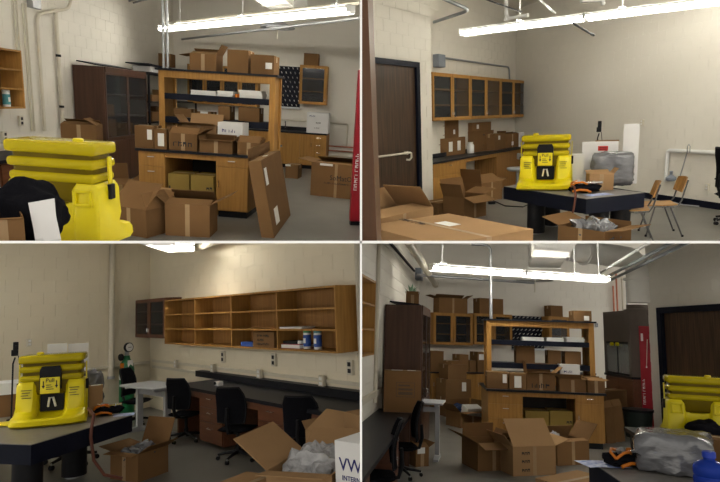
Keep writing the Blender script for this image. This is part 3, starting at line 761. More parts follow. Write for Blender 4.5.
# on the rack's top
carton(r, 'open brown box at the left end on top of the reagent rack', fitv(r, FI, 377, 430, 107, 137, RY_ + .03, .34, ZT), {'l': 100, 'r': 30, 'b': -60, 'f': -75}, texts=())
carton(r, 'plain closed brown box in the middle on top of the reagent rack', fitv(r, FI, 452, 494, 99, 134, RY_ + .06, .36, ZT), tape=True)
carton(r, 'closed brown box with white label, right end of rack top', fitv(r, FI, 499, 545, 109, 133, RY_ + .0, .40, ZT), labels=(('f', .78, .45, .10, .09),))
# on the upper rack shelf
for k, (xa, xb, ty, lb) in enumerate(((380, 430, 180, 'white paper bundle at the left on the upper rack shelf'), (432, 464, 181, 'loose white papers in the middle of the upper rack shelf'), (476, 522, 180, 'white paper bundle at the right on the upper rack shelf'))):
    M, w_, d_, h_ = fitv(r, FI, xa, xb, ty, 191, RY_ + .06, .26, S1[1]); paper_stack(r, lb, M, w_, d_, max(.03, h_), 3)
M, w_, d_, h_ = fitv(r, FI, 466, 475, 183, 191, RY_ + .05, .06, S1[1])
solo(r, 'tape_roll', 'small orange tape roll between the papers on the upper rack shelf', 'tape', MB().lathe([(.02, 0), (.035, 0), (.035, .05), (.02, .05)], 16), ORNG, M, smooth=True)
# on the lower rack shelf
for xa, xb, ty, yo, lb in ((434, 457, 211, .10, 'narrow brown box standing on the lower rack shelf'), (474, 516, 214, .12, 'wide brown box on the lower rack shelf by the right post'), (345, 380, 216, .14, 'low brown box on the lower rack shelf by the left post'), (392, 420, 222, .15, 'white topped brown box on the lower rack shelf centre')):
    carton(r, lb, fitv(r, FI, xa, xb, ty, 238, RY_ + yo, .28, S2[1]), labels=(('f', .5, .75, .12, .06),) if 'white' in lb else ())
# on the worktop
carton(r, 'taped brown box with small white label, left end of worktop', fitv(r, FI, 268, 305, 250, 292, .05, .30, .93), labels=(('f', .80, .62, .07, .14),))
carton(r, 'taped brown box with a large white label second from the left', fitv(r, FI, 307, 331, 257, 295, .05, .26, .93), labels=(('f', .55, .48, .09, .18),))
carton(r, 'open brown box with black print in front of the left post', fitv(r, FI, 336, 392, 266, 300, .07, .32, .93), {'l': (15, .1), 'r': (60, .16), 'b': (10, .08), 'f': -60}, texts=(('f', .5, .40, .10, '~4'),))
carton(r, 'brown box under kraft paper behind the printed box', fitv(r, FI, 362, 430, 249, 280, .46, .34, .93), {'f': 75, 'b': 20, 'r': 70, 'l': 40}, m=KRAFT2)
carton(r, 'shallow open brown box in front of the white carton', fitv(r, FI, 397, 462, 280, 300, .05, .30, .93), {'r': (50, .1), 'b': (-40, .1), 'l': (15, .06), 'f': (80, .06)})
carton(r, 'white carton with blue print standing on the worktop', fitv(r, FI, 433, 482, 244, 280, .43, .36, .93), m=WHITEB, tape=False, texts=(('f', .45, .72, .07, '~4', INKB), ('f', .4, .42, .05, '~5', INK)), name='white_carton')
carton(r, 'small open brown box at the right end of the worktop', fitv(r, FI, 472, 517, 284, 305, .08, .28, .93), {'r': (20, .06), 'b': (5, .07), 'l': (40, .08), 'f': -50})
# in the kneehole
for L, R, tp, lb, tx in (((336, 424), (377, 427), 345, 'mustard brown box with yellow band at the left in the kneehole', (('f', .22, .62, .16, '~1'), ('f', .6, .12, .09, '~2'))), ((380, 428), (424, 432), 348, 'mustard brown box with yellow band at the right in the kneehole', (('f', .25, .25, .10, '~2'), ('f', .85, .7, .07, '~2')))):
    ft = fit(r, L, R, tp, .42)
    t = carton(r, lb, ft, m=KRAFTY, texts=tx)
    part(t, 'yellow_band', MB().box(-ft[1] / 2 - .002, -ft[2] / 2 - .002, .16, ft[1] / 2 + .002, ft[2] / 2 + .002, .178), YEL)
# conduits dropping to the rack
for k, x in enumerate((326, 334)):
    p = FI @ r.on(FI, x, 140, RY_ + .2)
    pipe(r, 'conduit', ('left' if k == 0 else 'right') + ' one of two upright conduits dropping to the rack', [(p.x, p.y, ZT), (p.x, p.y, 4.6)], .02, STEEL, cat='conduit', clamps=[((p.x, p.y, ZT + .35), (p.x, p.y, ZT + .42))] if k else ())
# --- lights
lamp(r, 'long white fluorescent light hanging over the oak island', r.z(322, 58, 3.0), r.z(697, 20, 3.0), wd=.17, drop=.07, rods=(-.36, .03, .45))
p0, p1 = r.z(318, 48, 3.2), r.z(720, 4, 3.2); pipe(r, 'ceiling_rail', 'pale steel rail parallel above the fluorescent light', [p0, p1], .03, PIPE, n=4, cat='rail')
lamp(r, 'added unseen fluorescent light overhead, nearer the viewer', (-4.2, 5.2, 3.1), (-.6, 5.0, 3.1), rods=(-.3, .3))  # extra lamp added out of view to brighten this room
# --- services under the ceiling
p0, p1 = r.z(362, 78, 3.0), r.z(716, 36, 3.0)
pipe(r, 'conduit', 'grey conduit running just under the fluorescent light', [p0, p1], .025, STEEL, cat='conduit', clamps=[(p0.lerp(p1, .62), p0.lerp(p1, .68), GREYP)])
c = r.z(552, 56, 3.05)
t = thing(r, 'air_diffuser', 'round white air diffuser below the slanted duct', 'diffuser', TR3(c))
part(t, 'cone', MB().lathe([(.06, .16), (.16, .06), (.33, .0), (.34, .015), (.17, .09), (.08, .18)], 28), GREYP, smooth=True)
part(t, 'inner_ring', MB().lathe([(.03, .05), (.22, .0), (.22, .012), (.05, .07)], 24), WHITEM, smooth=True)
part(t, 'stem', MB().tube([(0, 0, .06), (0, 0, -.19)], .014, 8), PIPE)
a, b = r.z(586, 30, 3.25), r.z(480, -40, 3.25)
fr = frame(a, b); Ln = (b - a).length
t = thing(r, 'air_duct', 'slanted white rectangular air duct above the fluorescent light', 'duct', fr)
part(t, 'duct_body', MB().box(0, -.30, 0, Ln, .22, .42), DUCT)
for k in range(3): part(t, 'duct_flange', MB().box(Ln * k / 3, -.32, -.02, Ln * k / 3 + .04, .24, .44), DUCT)
# big cream pipe
a, b = on_l(85, 0, .55), on_l(372, 82, .55); b.z = a.z = (a.z + b.z) / 2
a, b = r.z(85, -2, 3.45), r.z(380, 84, 3.45)
d = (b - a).normalized(); L0 = (b - a).length
pipe(r, 'ceiling_pipe', 'thick cream pipe running along the top of the side wall', [a - d * 2, b, b + Vector((.18, 0, -.06))], .065, PIPE, clamps=[(a + d * k, a + d * (k + .08), PIPE) for k in (.8, 2.4, 4.0)])
a, b = r.z(143, 2, 3.5), r.z(330, 56, 3.5)
pipe(r, 'conduit', 'dark conduit running beside the thick cream pipe', [a - (b - a) * .3, b], .022, BLACK, cat='conduit')
for k, (q0, q1) in enumerate((((198, 19), (290, -8)), ((204, 22), (330, -12)))):
    pipe(r, 'conduit', ('upper' if k == 0 else 'lower') + ' grey conduit branching right from the dark conduit', [r.z(*q0, 3.55), r.z(*q1, 3.55)], .022, STEEL, cat='conduit')
# --- conduits on the side wall
def vpipe(x, y0, y1, rad, off, lb, m=PIPE, cl=(), nm='conduit'):
    a = r.on(WL, x, (y0 + y1) / 2, -off); za, zb = r.on(WL, x, y0, -off).z, r.on(WL, x, y1, -off).z
    cs = []
    for c in cl:
        zc = r.on(WL, x, c, -off).z; cs.append((WL @ Vector((a.x, -off, zc - .02)), WL @ Vector((a.x, -off, zc + .02)), BLACK))
    return pipe(r, nm, lb, [WL @ Vector((a.x, -off, za)), WL @ Vector((a.x, -off, zb))], rad, m, clamps=cs, cat='conduit' if nm == 'conduit' else 'pipe')
vpipe(29, -40, 100, .014, .03, 'thin conduit rising from the oak wall shelf, left of its pair')
vpipe(35, -40, 100, .014, .03, 'thin conduit rising from the oak wall shelf, right of its pair')
vpipe(54, 10, 262, .014, .03, 'thin conduit under the junction box, left of its pair')
vpipe(60, 10, 262, .014, .03, 'thin conduit under the junction box, right of its pair')
vpipe(118, 24, 252, .032, .06, 'cream upright pipe with two black clamps', cl=(111, 212), nm='wall_pipe')
P = [WL @ r.on(WL, x, y, -o) for x, y, o in ((73, 262, .05), (73, 29, .05), (138, 17, .12), (143, -20, .12))]
P[0].x, P[0].y = P[1].x, P[1].y
pipe(r, 'wall_pipe', 'cream pipe that turns sharply right near the top of the wall', P, .026, PIPE, bend=.12)
q = r.on(WL, 61, 4, -.02); solo(r, 'junction_box', 'grey junction box high on the side wall', 'junction box', MB().rbox(-.11, -.10, -.09, .11, 0, .09, .008, 2), STEEL, WL @ TR3(q))
# --- oak shelf at the left edge
u1 = r.on(WL, 46, 150, -.32).x; zt, zb = r.on(WL, 44, 101, -.32).z, r.on(WL, 44, 216, -.32).z
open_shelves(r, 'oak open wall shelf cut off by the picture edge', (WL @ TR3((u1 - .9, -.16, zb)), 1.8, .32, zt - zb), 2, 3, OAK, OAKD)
q = r.on(WL, 13, 200, -.22); canister(r, 'white wipes canister with teal label on the oak wall shelf', WL @ TR3((q.x, -.22, zb + .022)), TEALC, WHITEM, 1.0)
q = r.on(WL, 38, 240, -.0); outlet(r, 'dark faced wall outlet under the oak shelf', WL @ TR3((q.x, 0, q.z)), w=.09, h=.15)
q = r.on(WL, 1, 271, -.0); outlet(r, 'outlet on the raceway at the picture edge', WL @ TR3((q.x, -.03, q.z)), w=.09, h=.15)
q0, q1 = r.on(WL, 0, 292, -.0), r.on(WL, 105, 267, 0)
solo(r, 'raceway', 'cream wiring raceway above the black side bench', 'raceway', MB().box(q0.x - 1, -.05, q0.z - .05, q1.x, 0, q0.z + .05).box(q0.x - 1, -.055, q0.z - .012, q1.x, -.05, q0.z + .012), PIPE, WL)
# --- side bench
ub = r.on(WL, 112, 330, -.5).x
t = thing(r, 'side_bench', 'black topped bench with mahogany cupboards along the side wall', 'bench', WL @ TR3((ub - 3, 0, 0)))
part(t, 'worktop', MB().box(0, -.66, .72, 3, -.005, .76), EPOXY)
part(t, 'backsplash', MB().box(0, -.03, .76, 3, -.005, .86), EPOXY)
for k in range(4):
    part(t, 'case', MB().box(k * .75 + .004, -.60, .08, k * .75 + .746, -.01, .72), MAHO)
    cupboard(t, k * .75 + .01, k * .75 + .74, -.60, .10, .70, MAHO, k * .75 + .66)
carton(r, 'brown box with creased top on the side bench behind the eyewash', fit(r, (123, 300), (194, 303), 246, .40, .76), {'f': -80, 'b': -70, 'l': -84, 'r': -62})
# --- tall walnut cabinet
fo = -.60; ua, uc = r.on(WL, 211, 200, fo).x, r.on(WL, 293, 200, fo).x
zt = r.on(WL, 212, 133, fo).z
def tall_cabinet(r, WL, ua, uc, fo, zt, zm, lb):
    t = thing(r, 'display_cabinet', lb, 'cabinet', WL @ TR3((ua, fo, 0))); w = uc - ua; d = -fo - .03; k = .03
    for x in (0, w - k): part(t, 'side_panel', MB().box(x, .022, 0, x + k, d, zt), WALN)
    part(t, 'top_panel', MB().box(k, .0, zt - .09, w - k, d, zt), WALN); part(t, 'back_panel', MB().box(k, d - .02, 0, w - k, d, zt - .09), DARKIN)
    part(t, 'base_case', MB().box(k, .022, 0, w - k, d - .02, zm), WALN)
    n = 2
    for i in range(n):
        xa, xb = i * w / n + .004, (i + 1) * w / n - .004
        part(t, 'base_door', MB().box(xa, 0, .06, xb, .02, zm - .03), WALN)
        glazed_door(t, xa, xb, zm, zt - .092, 0, WALN, GLASS, .04, 1 if i == 0 else -1)
    for i in (1, 2):
        z = zm + (zt - .09 - zm) * i / 3
        part(t, 'shelf', MB().box(k, .05, z - .012, w - k, d - .021, z + .012), WALN)
    return t, w, d
t, w_, d_ = tall_cabinet(r, WL, ua, uc, fo, zt, .82, 'tall walnut cabinet with glazed doors against the side wall')
for k, (x, y, z, s, lb) in enumerate(((.5, .25, .82, .5, 'brown carton on the bottom shelf inside the glazed walnut cabinet'), (1.3, .25, .82, .36, 'small brown carton right of another inside the glazed walnut cabinet'), (.55, .3, .82 + (zt - .91) / 3 + .013, .30, 'brown carton on the middle shelf inside the glazed walnut cabinet'))):
    if x < w_ - .2: carton(r, lb, (WL @ TR3((ua + x * w_ / 2, fo + y, z)), .34, .26, s * .7))
solo(r, 'poster_board', 'dark flat board lying on top of the walnut cabinet', 'board', MB().box(0, .1, 0, w_ * .8, .45, .02), NAVY, WL @ TR3((ua, fo + .05, zt)) @ RX(D2R(8)))
# --- black shelving behind it
ud = (WB.translation - WL.translation).length - .05
ft = (WL @ TR3(((uc + .05 + ud) / 2, -.33, 0)), ud - uc - .1, .6, zt + .02)
t = thing(r, 'storage_rack', 'black steel storage rack in the corner behind the walnut cabinet', 'rack', ft[0]); hw = ft[1] / 2
for sx in (-1, 1):
    for sy in (-1, 1): part(t, 'upright', MB().box(sx * hw - .02, sy * .28 - .02, 0, sx * hw + .02, sy * .28 + .02, ft[3]), BLACK)
RS = [.15, .62, 1.05, 1.48, ft[3] - .03]
for z in RS: part(t, 'shelf', MB().box(-hw, -.3, z, hw, .3, z + .03), BLACK)
paper_stack(r, 'white flat carton bundle on top of the black storage rack', ft[0] @ TR3((-hw + .7, -.05, ft[3])), .9, .4, .12, 3, m=WHITEB)
solo(r, 'poster_board', 'dark board lying across the top of the black storage rack', 'board', MB().box(-hw, -.3, 0, hw * .9, .2, .02), NAVY, ft[0] @ TR3((0, 0, ft[3] + .125)) @ RY(D2R(.8)))
carton(r, 'small dark brown box on top of the black storage rack', (ft[0] @ TR3((-hw + 1.9, 0, ft[3] + .19)), .32, .3, .30))
for k, (x, i, w2, h2) in enumerate(((.5, 1, .5, .32), (1.4, 1, .5, .25), (.5, 2, .55, .2), (1.3, 2, .5, .3), (.5, 3, .5, .14), (1.5, 3, .4, .25), (2.4, 2, .5, .28), (2.4, 1, .5, .3))):
    if x < 2 * hw - .3: carton(r, '%s brown carton on %s shelf of black storage rack' % (('first', 'second', 'third')[int(x)], ('', 'second', 'third', 'fourth')[i]), (ft[0] @ TR3((-hw + x, -.05, RS[i] + .03)), w2, .4, h2))
# --- back wall
ft = fitv(r, WB, 372, 512, 131, 209, -.34, .335); glazed_cabinets(r, 'row of oak glazed wall cabinets seen through the reagent rack', ft, 4, OAK, fw=.05)
ft = fitv(r, WB, 595, 650, 130, 208, -.36, .355)
glazed_cabinets(r, 'single oak glazed wall cabinet right of the peg board', ft, 1, OAK, fw=.07)
carton(r, 'small brown box on top of the single oak wall cabinet', (ft[0] @ TR3((-.08, 0, ft[3])), ft[1] * .52, .30, ft[3] * .30))
M, w_, d_, h_ = fitv(r, WB, 545, 598, 132, 214, 0, .01)
peg_board(r, 'dark drying peg board with white pegs on the back wall', M, w_, h_, 9, 6)
ua, uc = max(.8, r.on(WB, 345, 262, -.72).x), r.on(WB, 650, 262, -.72).x
t = thing(r, 'back_bench', 'black topped oak bench with sink along the back wall', 'bench', WB @ TR3((ua, -.72, 0))); L_ = uc - ua
part(t, 'worktop', MB().box(0, 0, .895, L_, .715, .93), EPOXY); part(t, 'backsplash', MB().box(0, .69, .93, L_, .715, 1.03), EPOXY)
n = 5
for k in range(n):
    xa, xb = k * L_ / n, (k + 1) * L_ / n
    part(t, 'case', MB().box(xa + .002, .03, .1, xb - .002, .71, .895), OAK); part(t, 'plinth', MB().box(xa + .02, .09, 0, xb - .02, .7, .1), BLACK)
    if k == n - 1:
        cupboard(t, xa, xa + (xb - xa) * .42, .03, .11, .88, OAK, xa + .3); drawers(t, xa + (xb - xa) * .42, xb, .03, .11, .88, 4, OAK)
    else: cupboard(t, xa, xb, .03, .11, .88, OAK, xa + .06)
for k in range(2):
    p = WB @ r.on(WB, 556 + 12 * k, 245, -.35)
    t = thing(r, 'lab_faucet', ('left' if k == 0 else 'right') + ' small chrome lab faucet on the back bench', 'faucet', TR3((p.x, p.y, .93)))
    part(t, 'riser', MB().tube([(0, 0, 0), (0, 0, .2), (0, -.04, .26), (0, -.12, .26), (0, -.14, .22)], .012, 8), CHROME, smooth=True); part(t, 'valve', MB().lathe([(.025, .03), (.025, .07)], 10), BLACK)
carton(r, 'white carton with small print at the end of the back bench', fitv(r, WB, 610, 653, 224, 263, -.62, .42, .93), m=WHITEB, tape=False, name='white_carton', texts=(('f', .28, .82, .06, '~4', INKB), ('f', .55, .5, .06, '~3', INK), ('f', .5, .25, .05, '~4', INK)))
for k, (y, m) in enumerate(((290, COPPER), (299, COPPER), (310, PIPE))):
    p0, p1 = r.on(WB, 652, y, -.06), r.on(WB, 760, y + 4, -.06)
    pipe(r, 'service_pipe', ('upper copper', 'lower copper', 'pale')[k] + ' service pipe low on the wall past the bench', [WB @ p0, WB @ Vector((p1.x, -.06, p0.z))], .018, m)
P = [WB @ r.on(WB, x, y, -.03) for x, y in ((560, 238), (692, 240), (694, 292))]; P[1].z = P[0].z; P[2].x, P[2].y = P[1].x, P[1].y
pipe(r, 'wall_pipe', 'cream pipe bending down behind the white carton', P, .02, PIPE, bend=.05)
# --- red panel cut off by the picture edge
def fire_case(r, lb, M, w, h):
    t = thing(r, 'fire_blanket_case', lb, 'fire blanket', M)
    part(t, 'case', MB().rbox(-w / 2, -.05, .06, w / 2, .05, h, .012, 2), REDP); part(t, 'base', MB().box(-w / 2 + .01, -.045, 0, w / 2 - .01, .045, .06), BLACK)
    part(t, 'white_edge', MB().box(w / 2 + .001, -.05, .03, w / 2 + .05, .06, h), WHITEM)
    hd = part(t, 'pull_cord', MB().tube([(w * .18, -.075, h - .28), (w * .02, -.075, h - .85)], .007, 6), PIPE)
    part(hd, 'ring', MB().lathe([(.018, -.02), (.018, .02)], 10, TR3((w * .02, -.06, h - .87)) @ RX(math.pi / 2)), CHROME)
    text(t, '~10', .075, WHITEM, TR3((-w * .30, -.0515, h * .36)) @ RY(D2R(-90)))
    part(t, 'emblem', MB().box(-w * .34, -.0515, h - .32, -w * .16, -.05, h - .16), PAPER)
    return t
p = r.z(709, 447); fire_case(r, 'tall red fire blanket case at the right border', TR3(p) @ RZ(-math.atan2(p.x, p.y) + .2), .22, rise(r, p, 140))
# --- cartons on the floor at the right
carton(r, 'large brown box with black printed name by the red case', fit(r, (617, 388), (716, 399), 322, .55), {'l': (80, .28), 'r': 60, 'b': -70, 'f': (-88, .2)}, texts=(('f', .60, .58, .13, 'SoMatO'), ('f', .55, .42, .045, '~17')), labels=(('f', .3, .96, .25, .04),))
carton(r, 'small brown box on the floor beside the back bench', fit(r, (567, 354), (592, 356), 327, .4), labels=(('f', .2, .95, .12, .04),))
# flat box leaning on the island
p1, p2 = r.z(545, 474), r.z(578, 428)
fr = frame(p1, p2) @ RZ(-math.pi / 2)
t = thing(r, 'flat_box', 'tall flat brown box leaning on the right end of the island', 'box', fr @ RY(D2R(-11)))
Ln = (p2 - p1).length; hh = 1.0
part(t, 'body', MB().box(-.16, 0, 0, 0, Ln, hh), KRAFT)
part(t, 'flap', MB().box(-.16, 0, 0, -.155, Ln, .14), KRAFT, M=TR3((0, 0, hh)) @ RY(D2R(8)))
part(t, 'flap', MB().box(-.15, .02, hh, -.01, Ln - .02, hh + .006), KRAFTIN)
for y, z, h_, w_ in ((.10, .78, .22, .16), (.30, .22, .22, .28)): part(t, 'paper_label', MB().box(0, y, z - h_ / 2, .002, y + w_, z + h_ / 2), PAPER)
part(t, 'paper_label', MB().box(-.10, Ln * .4, hh + .0062, -.04, Ln * .5, hh + .0075), PAPER)
# --- open cartons on the floor in front
carton(r, 'big open brown box on the floor beside the eyewash', fit(r, (223, 462), (292, 474), 408, (326, 459)), {'f': (-48, .42), 'b': 35, 'l': 70, 'r': -20})
carton(r, 'open brown box on the floor in front of the kneehole', fit(r, (329, 468), (417, 473), 404, .42), {'r': (62, .30), 'l': (50, .13), 'b': -50, 'f': -80})
carton(r, 'open brown box half hidden behind the big open box', fit(r, (262, 446), (312, 450), 396, .42), {'l': 70, 'b': 60, 'f': -60, 'r': 75}, m=KRAFT2)
carton(r, 'low open brown box on the floor by the island drawers', fit(r, (214, 402), (268, 400), 368, .4), {'b': (20, .3), 'r': (60, .28), 'l': 65, 'f': -70})
ft = fit(r, (206, 358), (228, 360), 300, .3)
t = thing(r, 'waste_bin', 'grey plastic bin beside the walnut cabinet', 'bin', ft[0])
part(t, 'tub', MB().lathe([(.12, 0), (.125, .02), (.15, ft[3] - .03)], 18), GREYB, smooth=True); part(t, 'rim', MB().lathe([(.15, ft[3] - .03), (.165, ft[3] - .03), (.165, ft[3]), (.14, ft[3])], 18), GREYP, smooth=True)
# --- foreground
p = r.at(137, 476, 3.75); eyewash(r, 'big yellow eyewash seen from behind at the front', TR3(p) @ RZ(D2R(150) - math.atan2(p.x, p.y)), 1.14)
p = r.z(30, 480, .93); solo(r, 'black_bag', 'black cloth bag lying in front of the eyewash', 'bag', blob(.40, .30, .34, 5, .05, 4, 2.4, 4), FABR, TR3(p + Vector((-.06, .22, -.06))), smooth=True)
p = r.z(92, 482, .92); solo(r, 'plastic_mailer', 'white plastic mailer leaning beside the black bag', 'mailer', sheet(.13, .24, 3, .03, 10, .004), WHITEB, TR3(p + Vector((.0, .03, .10))) @ RZ(D2R(8)) @ RY(D2R(-14)) @ RX(D2R(72)), smooth=True)
carton(r, 'open brown box in front of the black bag', fit(r, (-40, 500), (52, 492), 440, .18, .90), {'b': (10, .02), 'l': (60, .05), 'r': (-10, .02), 'f': (70, .03)})
# ================================================================== upper right view
r = TR; WC, WD, WB = TR_C, TR_D, TR_B
ZC, ZO = .93, .68
# --- near door, wall door
p = r.at(8, 240, 3.2)
t = thing(r, 'door_1', 'brown edge of a near open door at the border of its view', 'door', TR3((p.x - .02, 3.2, 0)) @ RZ(D2R(-4)), kind='structure')
part(t, 'door_edge', MB().box(-.12, 0, 0, .055, .9, 3.6), mat('near_door_brown', (.105, .045, .018), .45, noise=.3, nscale=3, stretch=(10, 10, .6)))
t = thing(r, 'door_2', 'dark wood door in a black frame with cream push bar', 'door', WD, kind='structure')
part(t, 'door_leaf', MB().box(dl - .5, -.01, 0, dr - .11, .03, dz - .09), DOORW)
part(t, 'door_frame', MB().box(dr - .11, -.06, 0, dr, .02, dz).box(dl - .6, -.06, dz - .09, dr - .11, .02, dz), NAVY)
q0, q1 = r.on(WD, 27, 313, -.09), r.on(WD, 97, 306, -.09)
pb = part(t, 'push_bar', MB().tube([(q0.x - .3, -.09, q0.z), (q1.x - .02, -.09, q0.z), (q1.x, -.10, q0.z - .01), (q1.x + .005, -.10, q0.z - .09), (q1.x - .03, -.08, q0.z - .13), (q1.x - .06, -.03, q0.z - .12)], .018, 8), PIPE, smooth=True)
part(pb, 'bar_bracket', MB().box(q1.x - .10, -.075, q0.z - .03, q1.x - .05, -.01, q0.z + .03), PIPE)
# --- glazed cabinets
fo = -.36
ua, ub = r.on(WC, 141, 190, fo).x, min(r.on(WC, 329, 200, fo).x, LC + .4) - .12
xm = 235; zt, zb = r.on(WC, xm, 152, fo).z, r.on(WC, xm, 237, fo).z
n3 = (ub - ua) / 3
for k in range(3):
    glazed_cabinets(r, ('oak wall cabinet with two glazed doors nearest the dark door', 'oak wall cabinet with two glazed doors, middle of the row', 'oak wall cabinet with two glazed doors in the room corner')[k], (WC @ TR3((ua + n3 * (k + .5), fo / 2, zb)), n3 - .003, -fo - .01, zt - zb), 2, OAK, fw=.07, group='glazed oak wall cabinets')
q = r.on(WC, 148, 122, 0); solo(r, 'junction_box', 'grey junction box above the glazed cabinets', 'junction box', MB().rbox(-.16, -.14, -.13, .16, 0, .13, .01, 2), GREYB, WC @ TR3((q.x, 0, q.z)))
P = [r.on(WC, x, y, -.05) for x, y in ((157, 118), (225, 124), (293, 139), (303, 160))]
z1 = P[1].z
pipe(r, 'conduit', 'grey conduit running from the junction box down to the last cabinet', [WC @ Vector((P[0].x, -.05, z1)), WC @ Vector((P[2].x, -.05, z1)), WC @ Vector((P[2].x + .05, -.05, zt))], .022, CONDUIT, cat='conduit', bend=.12)
P = [r.z(x, y, 3.5) for x, y in ((150, -8), (216, 20), (143, 44))]
pipe(r, 'conduit', 'dark grey conduit making a bend high above the dark door', [P[0], P[1], P[2]], .028, CONDUIT, cat='conduit', bend=.25)
# --- lights and hangers
A_, B_ = r.z(199, 66, 3.35), r.z(760, -4, 3.35); dd = (B_ - A_)
f1 = ((r.z(447, 38, 3.35) - A_).length) / dd.length
lamp(r, 'fluorescent light with its free end nearest the cabinets', A_, A_ + dd * (f1 - .004), wd=.30, drop=.07, rods=(.0,), group='ceiling lights')
lamp(r, 'fluorescent light continuing the row to the right border', A_ + dd * (f1 + .004), B_, wd=.30, drop=.07, rods=(-.25, .2), group='ceiling lights')
c = r.z(287, 38, 3.35)
pipe(r, 'ceiling_strut', 'white bent strut above the fluorescent light', [c + Vector((0, 0, 1.2)), c, r.z(331, 30, 3.35)], .03, WHITEM, bend=.1, cat='strut', clamps=[(c + Vector((0, 0, -.03)), c + Vector((0, 0, .02)), WHITEM)])
pipe(r, 'ceiling_strut', 'thin dark rod crossing above the white strut', [r.z(245, -2, 3.5), r.z(318, 24, 3.5)], .012, BLACK, cat='strut')
pipe(r, 'ceiling_strut', 'thin dark rod on the wall under the fluorescent light', [r.z(421, 47, 2.9), r.z(459, 69, 2.9)], .015, BLACK, cat='strut', clamps=[(r.z(457, 68, 2.9), r.z(461, 70, 2.9), BLACK)])
c = r.z(480, 6, 3.3)
t = thing(r, 'ceiling_bracket', 'white bracket with round knob hanging above the light row', 'bracket', TR3(c))
part(t, 'plate', MB().box(-.32, -.05, .02, .0, .05, .06), WHITEM); part(t, 'knob', MB().lathe([(.02, -.03), (.04, 0), (.02, .03)], 12), WHITEM, smooth=True); part(t, 'rod', MB().tube([(-.3, 0, .05), (-.3, 0, 1.2)], .02, 6), WHITEM)
pipe(r, 'ceiling_strut', 'white rod at the top of the wide wall', [r.z(350, -4, 3.6), r.z(385, 26, 3.6)], .018, WHITEM, cat='strut')
# --- bench under the cabinets
LB = LC - .01
t = thing(r, 'lab_bench', 'black topped oak bench with two drawers under the cabinets', 'bench', WC)
part(t, 'worktop', MB().box(ue + .01, -.64, ZC - .035, LB, -.01, ZC), EPOXY); part(t, 'backsplash', MB().box(ue + .01, -.03, ZC, LB, -.01, ZC + .09), EPOXY)
xa, xb = ue + .04, r.on(WC, 206, 350, -.6).x
part(t, 'case', MB().box(xa, -.60, .1, xb, -.02, ZC - .035), OAK); part(t, 'plinth', MB().box(xa + .02, -.54, 0, xb - .02, -.03, .1), BLACK)
drawers(t, xa, xb, -.60, .11, ZC - .04, 2, OAK, (0, .66, 1))
part(t, 'apron', MB().box(xb, -.60, ZC - .12, LB - .01, -.575, ZC - .035), OAK)
xe = r.on(WC, 268, 350, -.6).x
part(t, 'end_panel', MB().box(xe, -.60, 0, LB - .02, -.02, ZC - .035), OAKD)  # shade under the bench put into the panel's darker oak colour
q = r.on(WC, 217, 348, 0); outlet(r, 'dark wall outlet in the kneehole under the bench', WC @ TR3((q.x, 0, q.z)), m=BLACK)
# cartons on the bench
A = fit(r, (138, 315), (206, 306), 278, .34, ZC); carton(r, 'long brown box with two white labels, near end of bench', A, labels=(('f', .55, .5, .16, .22), ('f', .80, .52, .14, .22)))
carton(r, 'brown box standing on the long labelled box', (raise_on(A, .06, 0), A[1] * .55, .3, A[3] * 1.05), labels=(('t', .4, .4, .12, .1), ('f', .75, .3, .08, .1)))
carton(r, 'small dark box beside the one on the long labelled box', (raise_on(A, -A[1] * .36, .02), A[1] * .24, .26, A[3] * .5))
C_ = fit(r, (222, 304), (262, 298), 262, .38, ZC); carton(r, 'square brown box in the middle of the bench', C_, texts=(('f', .5, .8, .05, '~3'), ('f', .5, .3, .07, '~1')))
carton(r, 'flat brown box on top of the square one on the bench', (raise_on(C_, -.02, .03), C_[1] * .95, .34, C_[3] * .42), labels=(('f', .3, .5, .12, .1),))
E_ = fit(r, (264, 300), (286, 296), 267, .3, ZC); carton(r, 'narrow brown box with white label right of the square one', E_, labels=(('f', .4, .75, .14, .1),))
carton(r, 'brown box with one flap up near the far bench end', fit(r, (287, 295), (312, 292), 268, .3, ZC), {'l': (10, .1), 'f': -80, 'b': -70, 'r': -75}, labels=(('f', .5, .3, .1, .1),))
G_ = fit(r, (314, 292), (330, 289), 264, .25, ZC); t = carton(r, 'white carton with red patch at the far end of the bench', G_, m=WHITEB, name='white_carton', tape=False)
part(t, 'red_patch', MB().box(-.05, -.0015, -.05, .03, .0015, .05), REDL, M=face_at(G_[1], G_[2], G_[3], 'f', .3, .4))
p = r.z(216, 305, ZC)
t = thing(r, 'plastic_jar', 'white plastic jar between the boxes on the bench', 'jar', TR3(p))
part(t, 'jar_body', MB().lathe([(.075, 0), (.085, .02), (.085, .19), (.06, .22)], 18), WHITEM, smooth=True); part(t, 'lid', MB().lathe([(.062, .22), (.062, .26)], 18), PAPER, smooth=True)
# lab stool
p = r.z(309, 386, 0)
t = thing(r, 'lab_stool', 'pale grey lab stool behind the eyewash', 'stool', TR3(p))
part(t, 'seat', MB().lathe([(.05, .53), (.2, .53), (.24, .56), (.24, .6), (.2, .61)], 20), GREYP, smooth=True); part(t, 'column', MB().lathe([(.035, .1), (.035, .53)], 12), STEEL, smooth=True)
part(t, 'backrest', MB().rbox(.02, -.16, .78, .07, .16, .92, .02, 2), GREYP); part(t, 'back_bar', MB().tube([(.1, 0, .55), (.22, 0, .6), (.16, 0, .8), (.07, 0, .85)], .015, 8), STEEL, smooth=True)
for k in range(5): part(t, 'leg', MB().tube([(0, 0, .1), (.26 * math.cos(k * 1.257), .26 * math.sin(k * 1.257), .03)], .02, 6), BLACK)
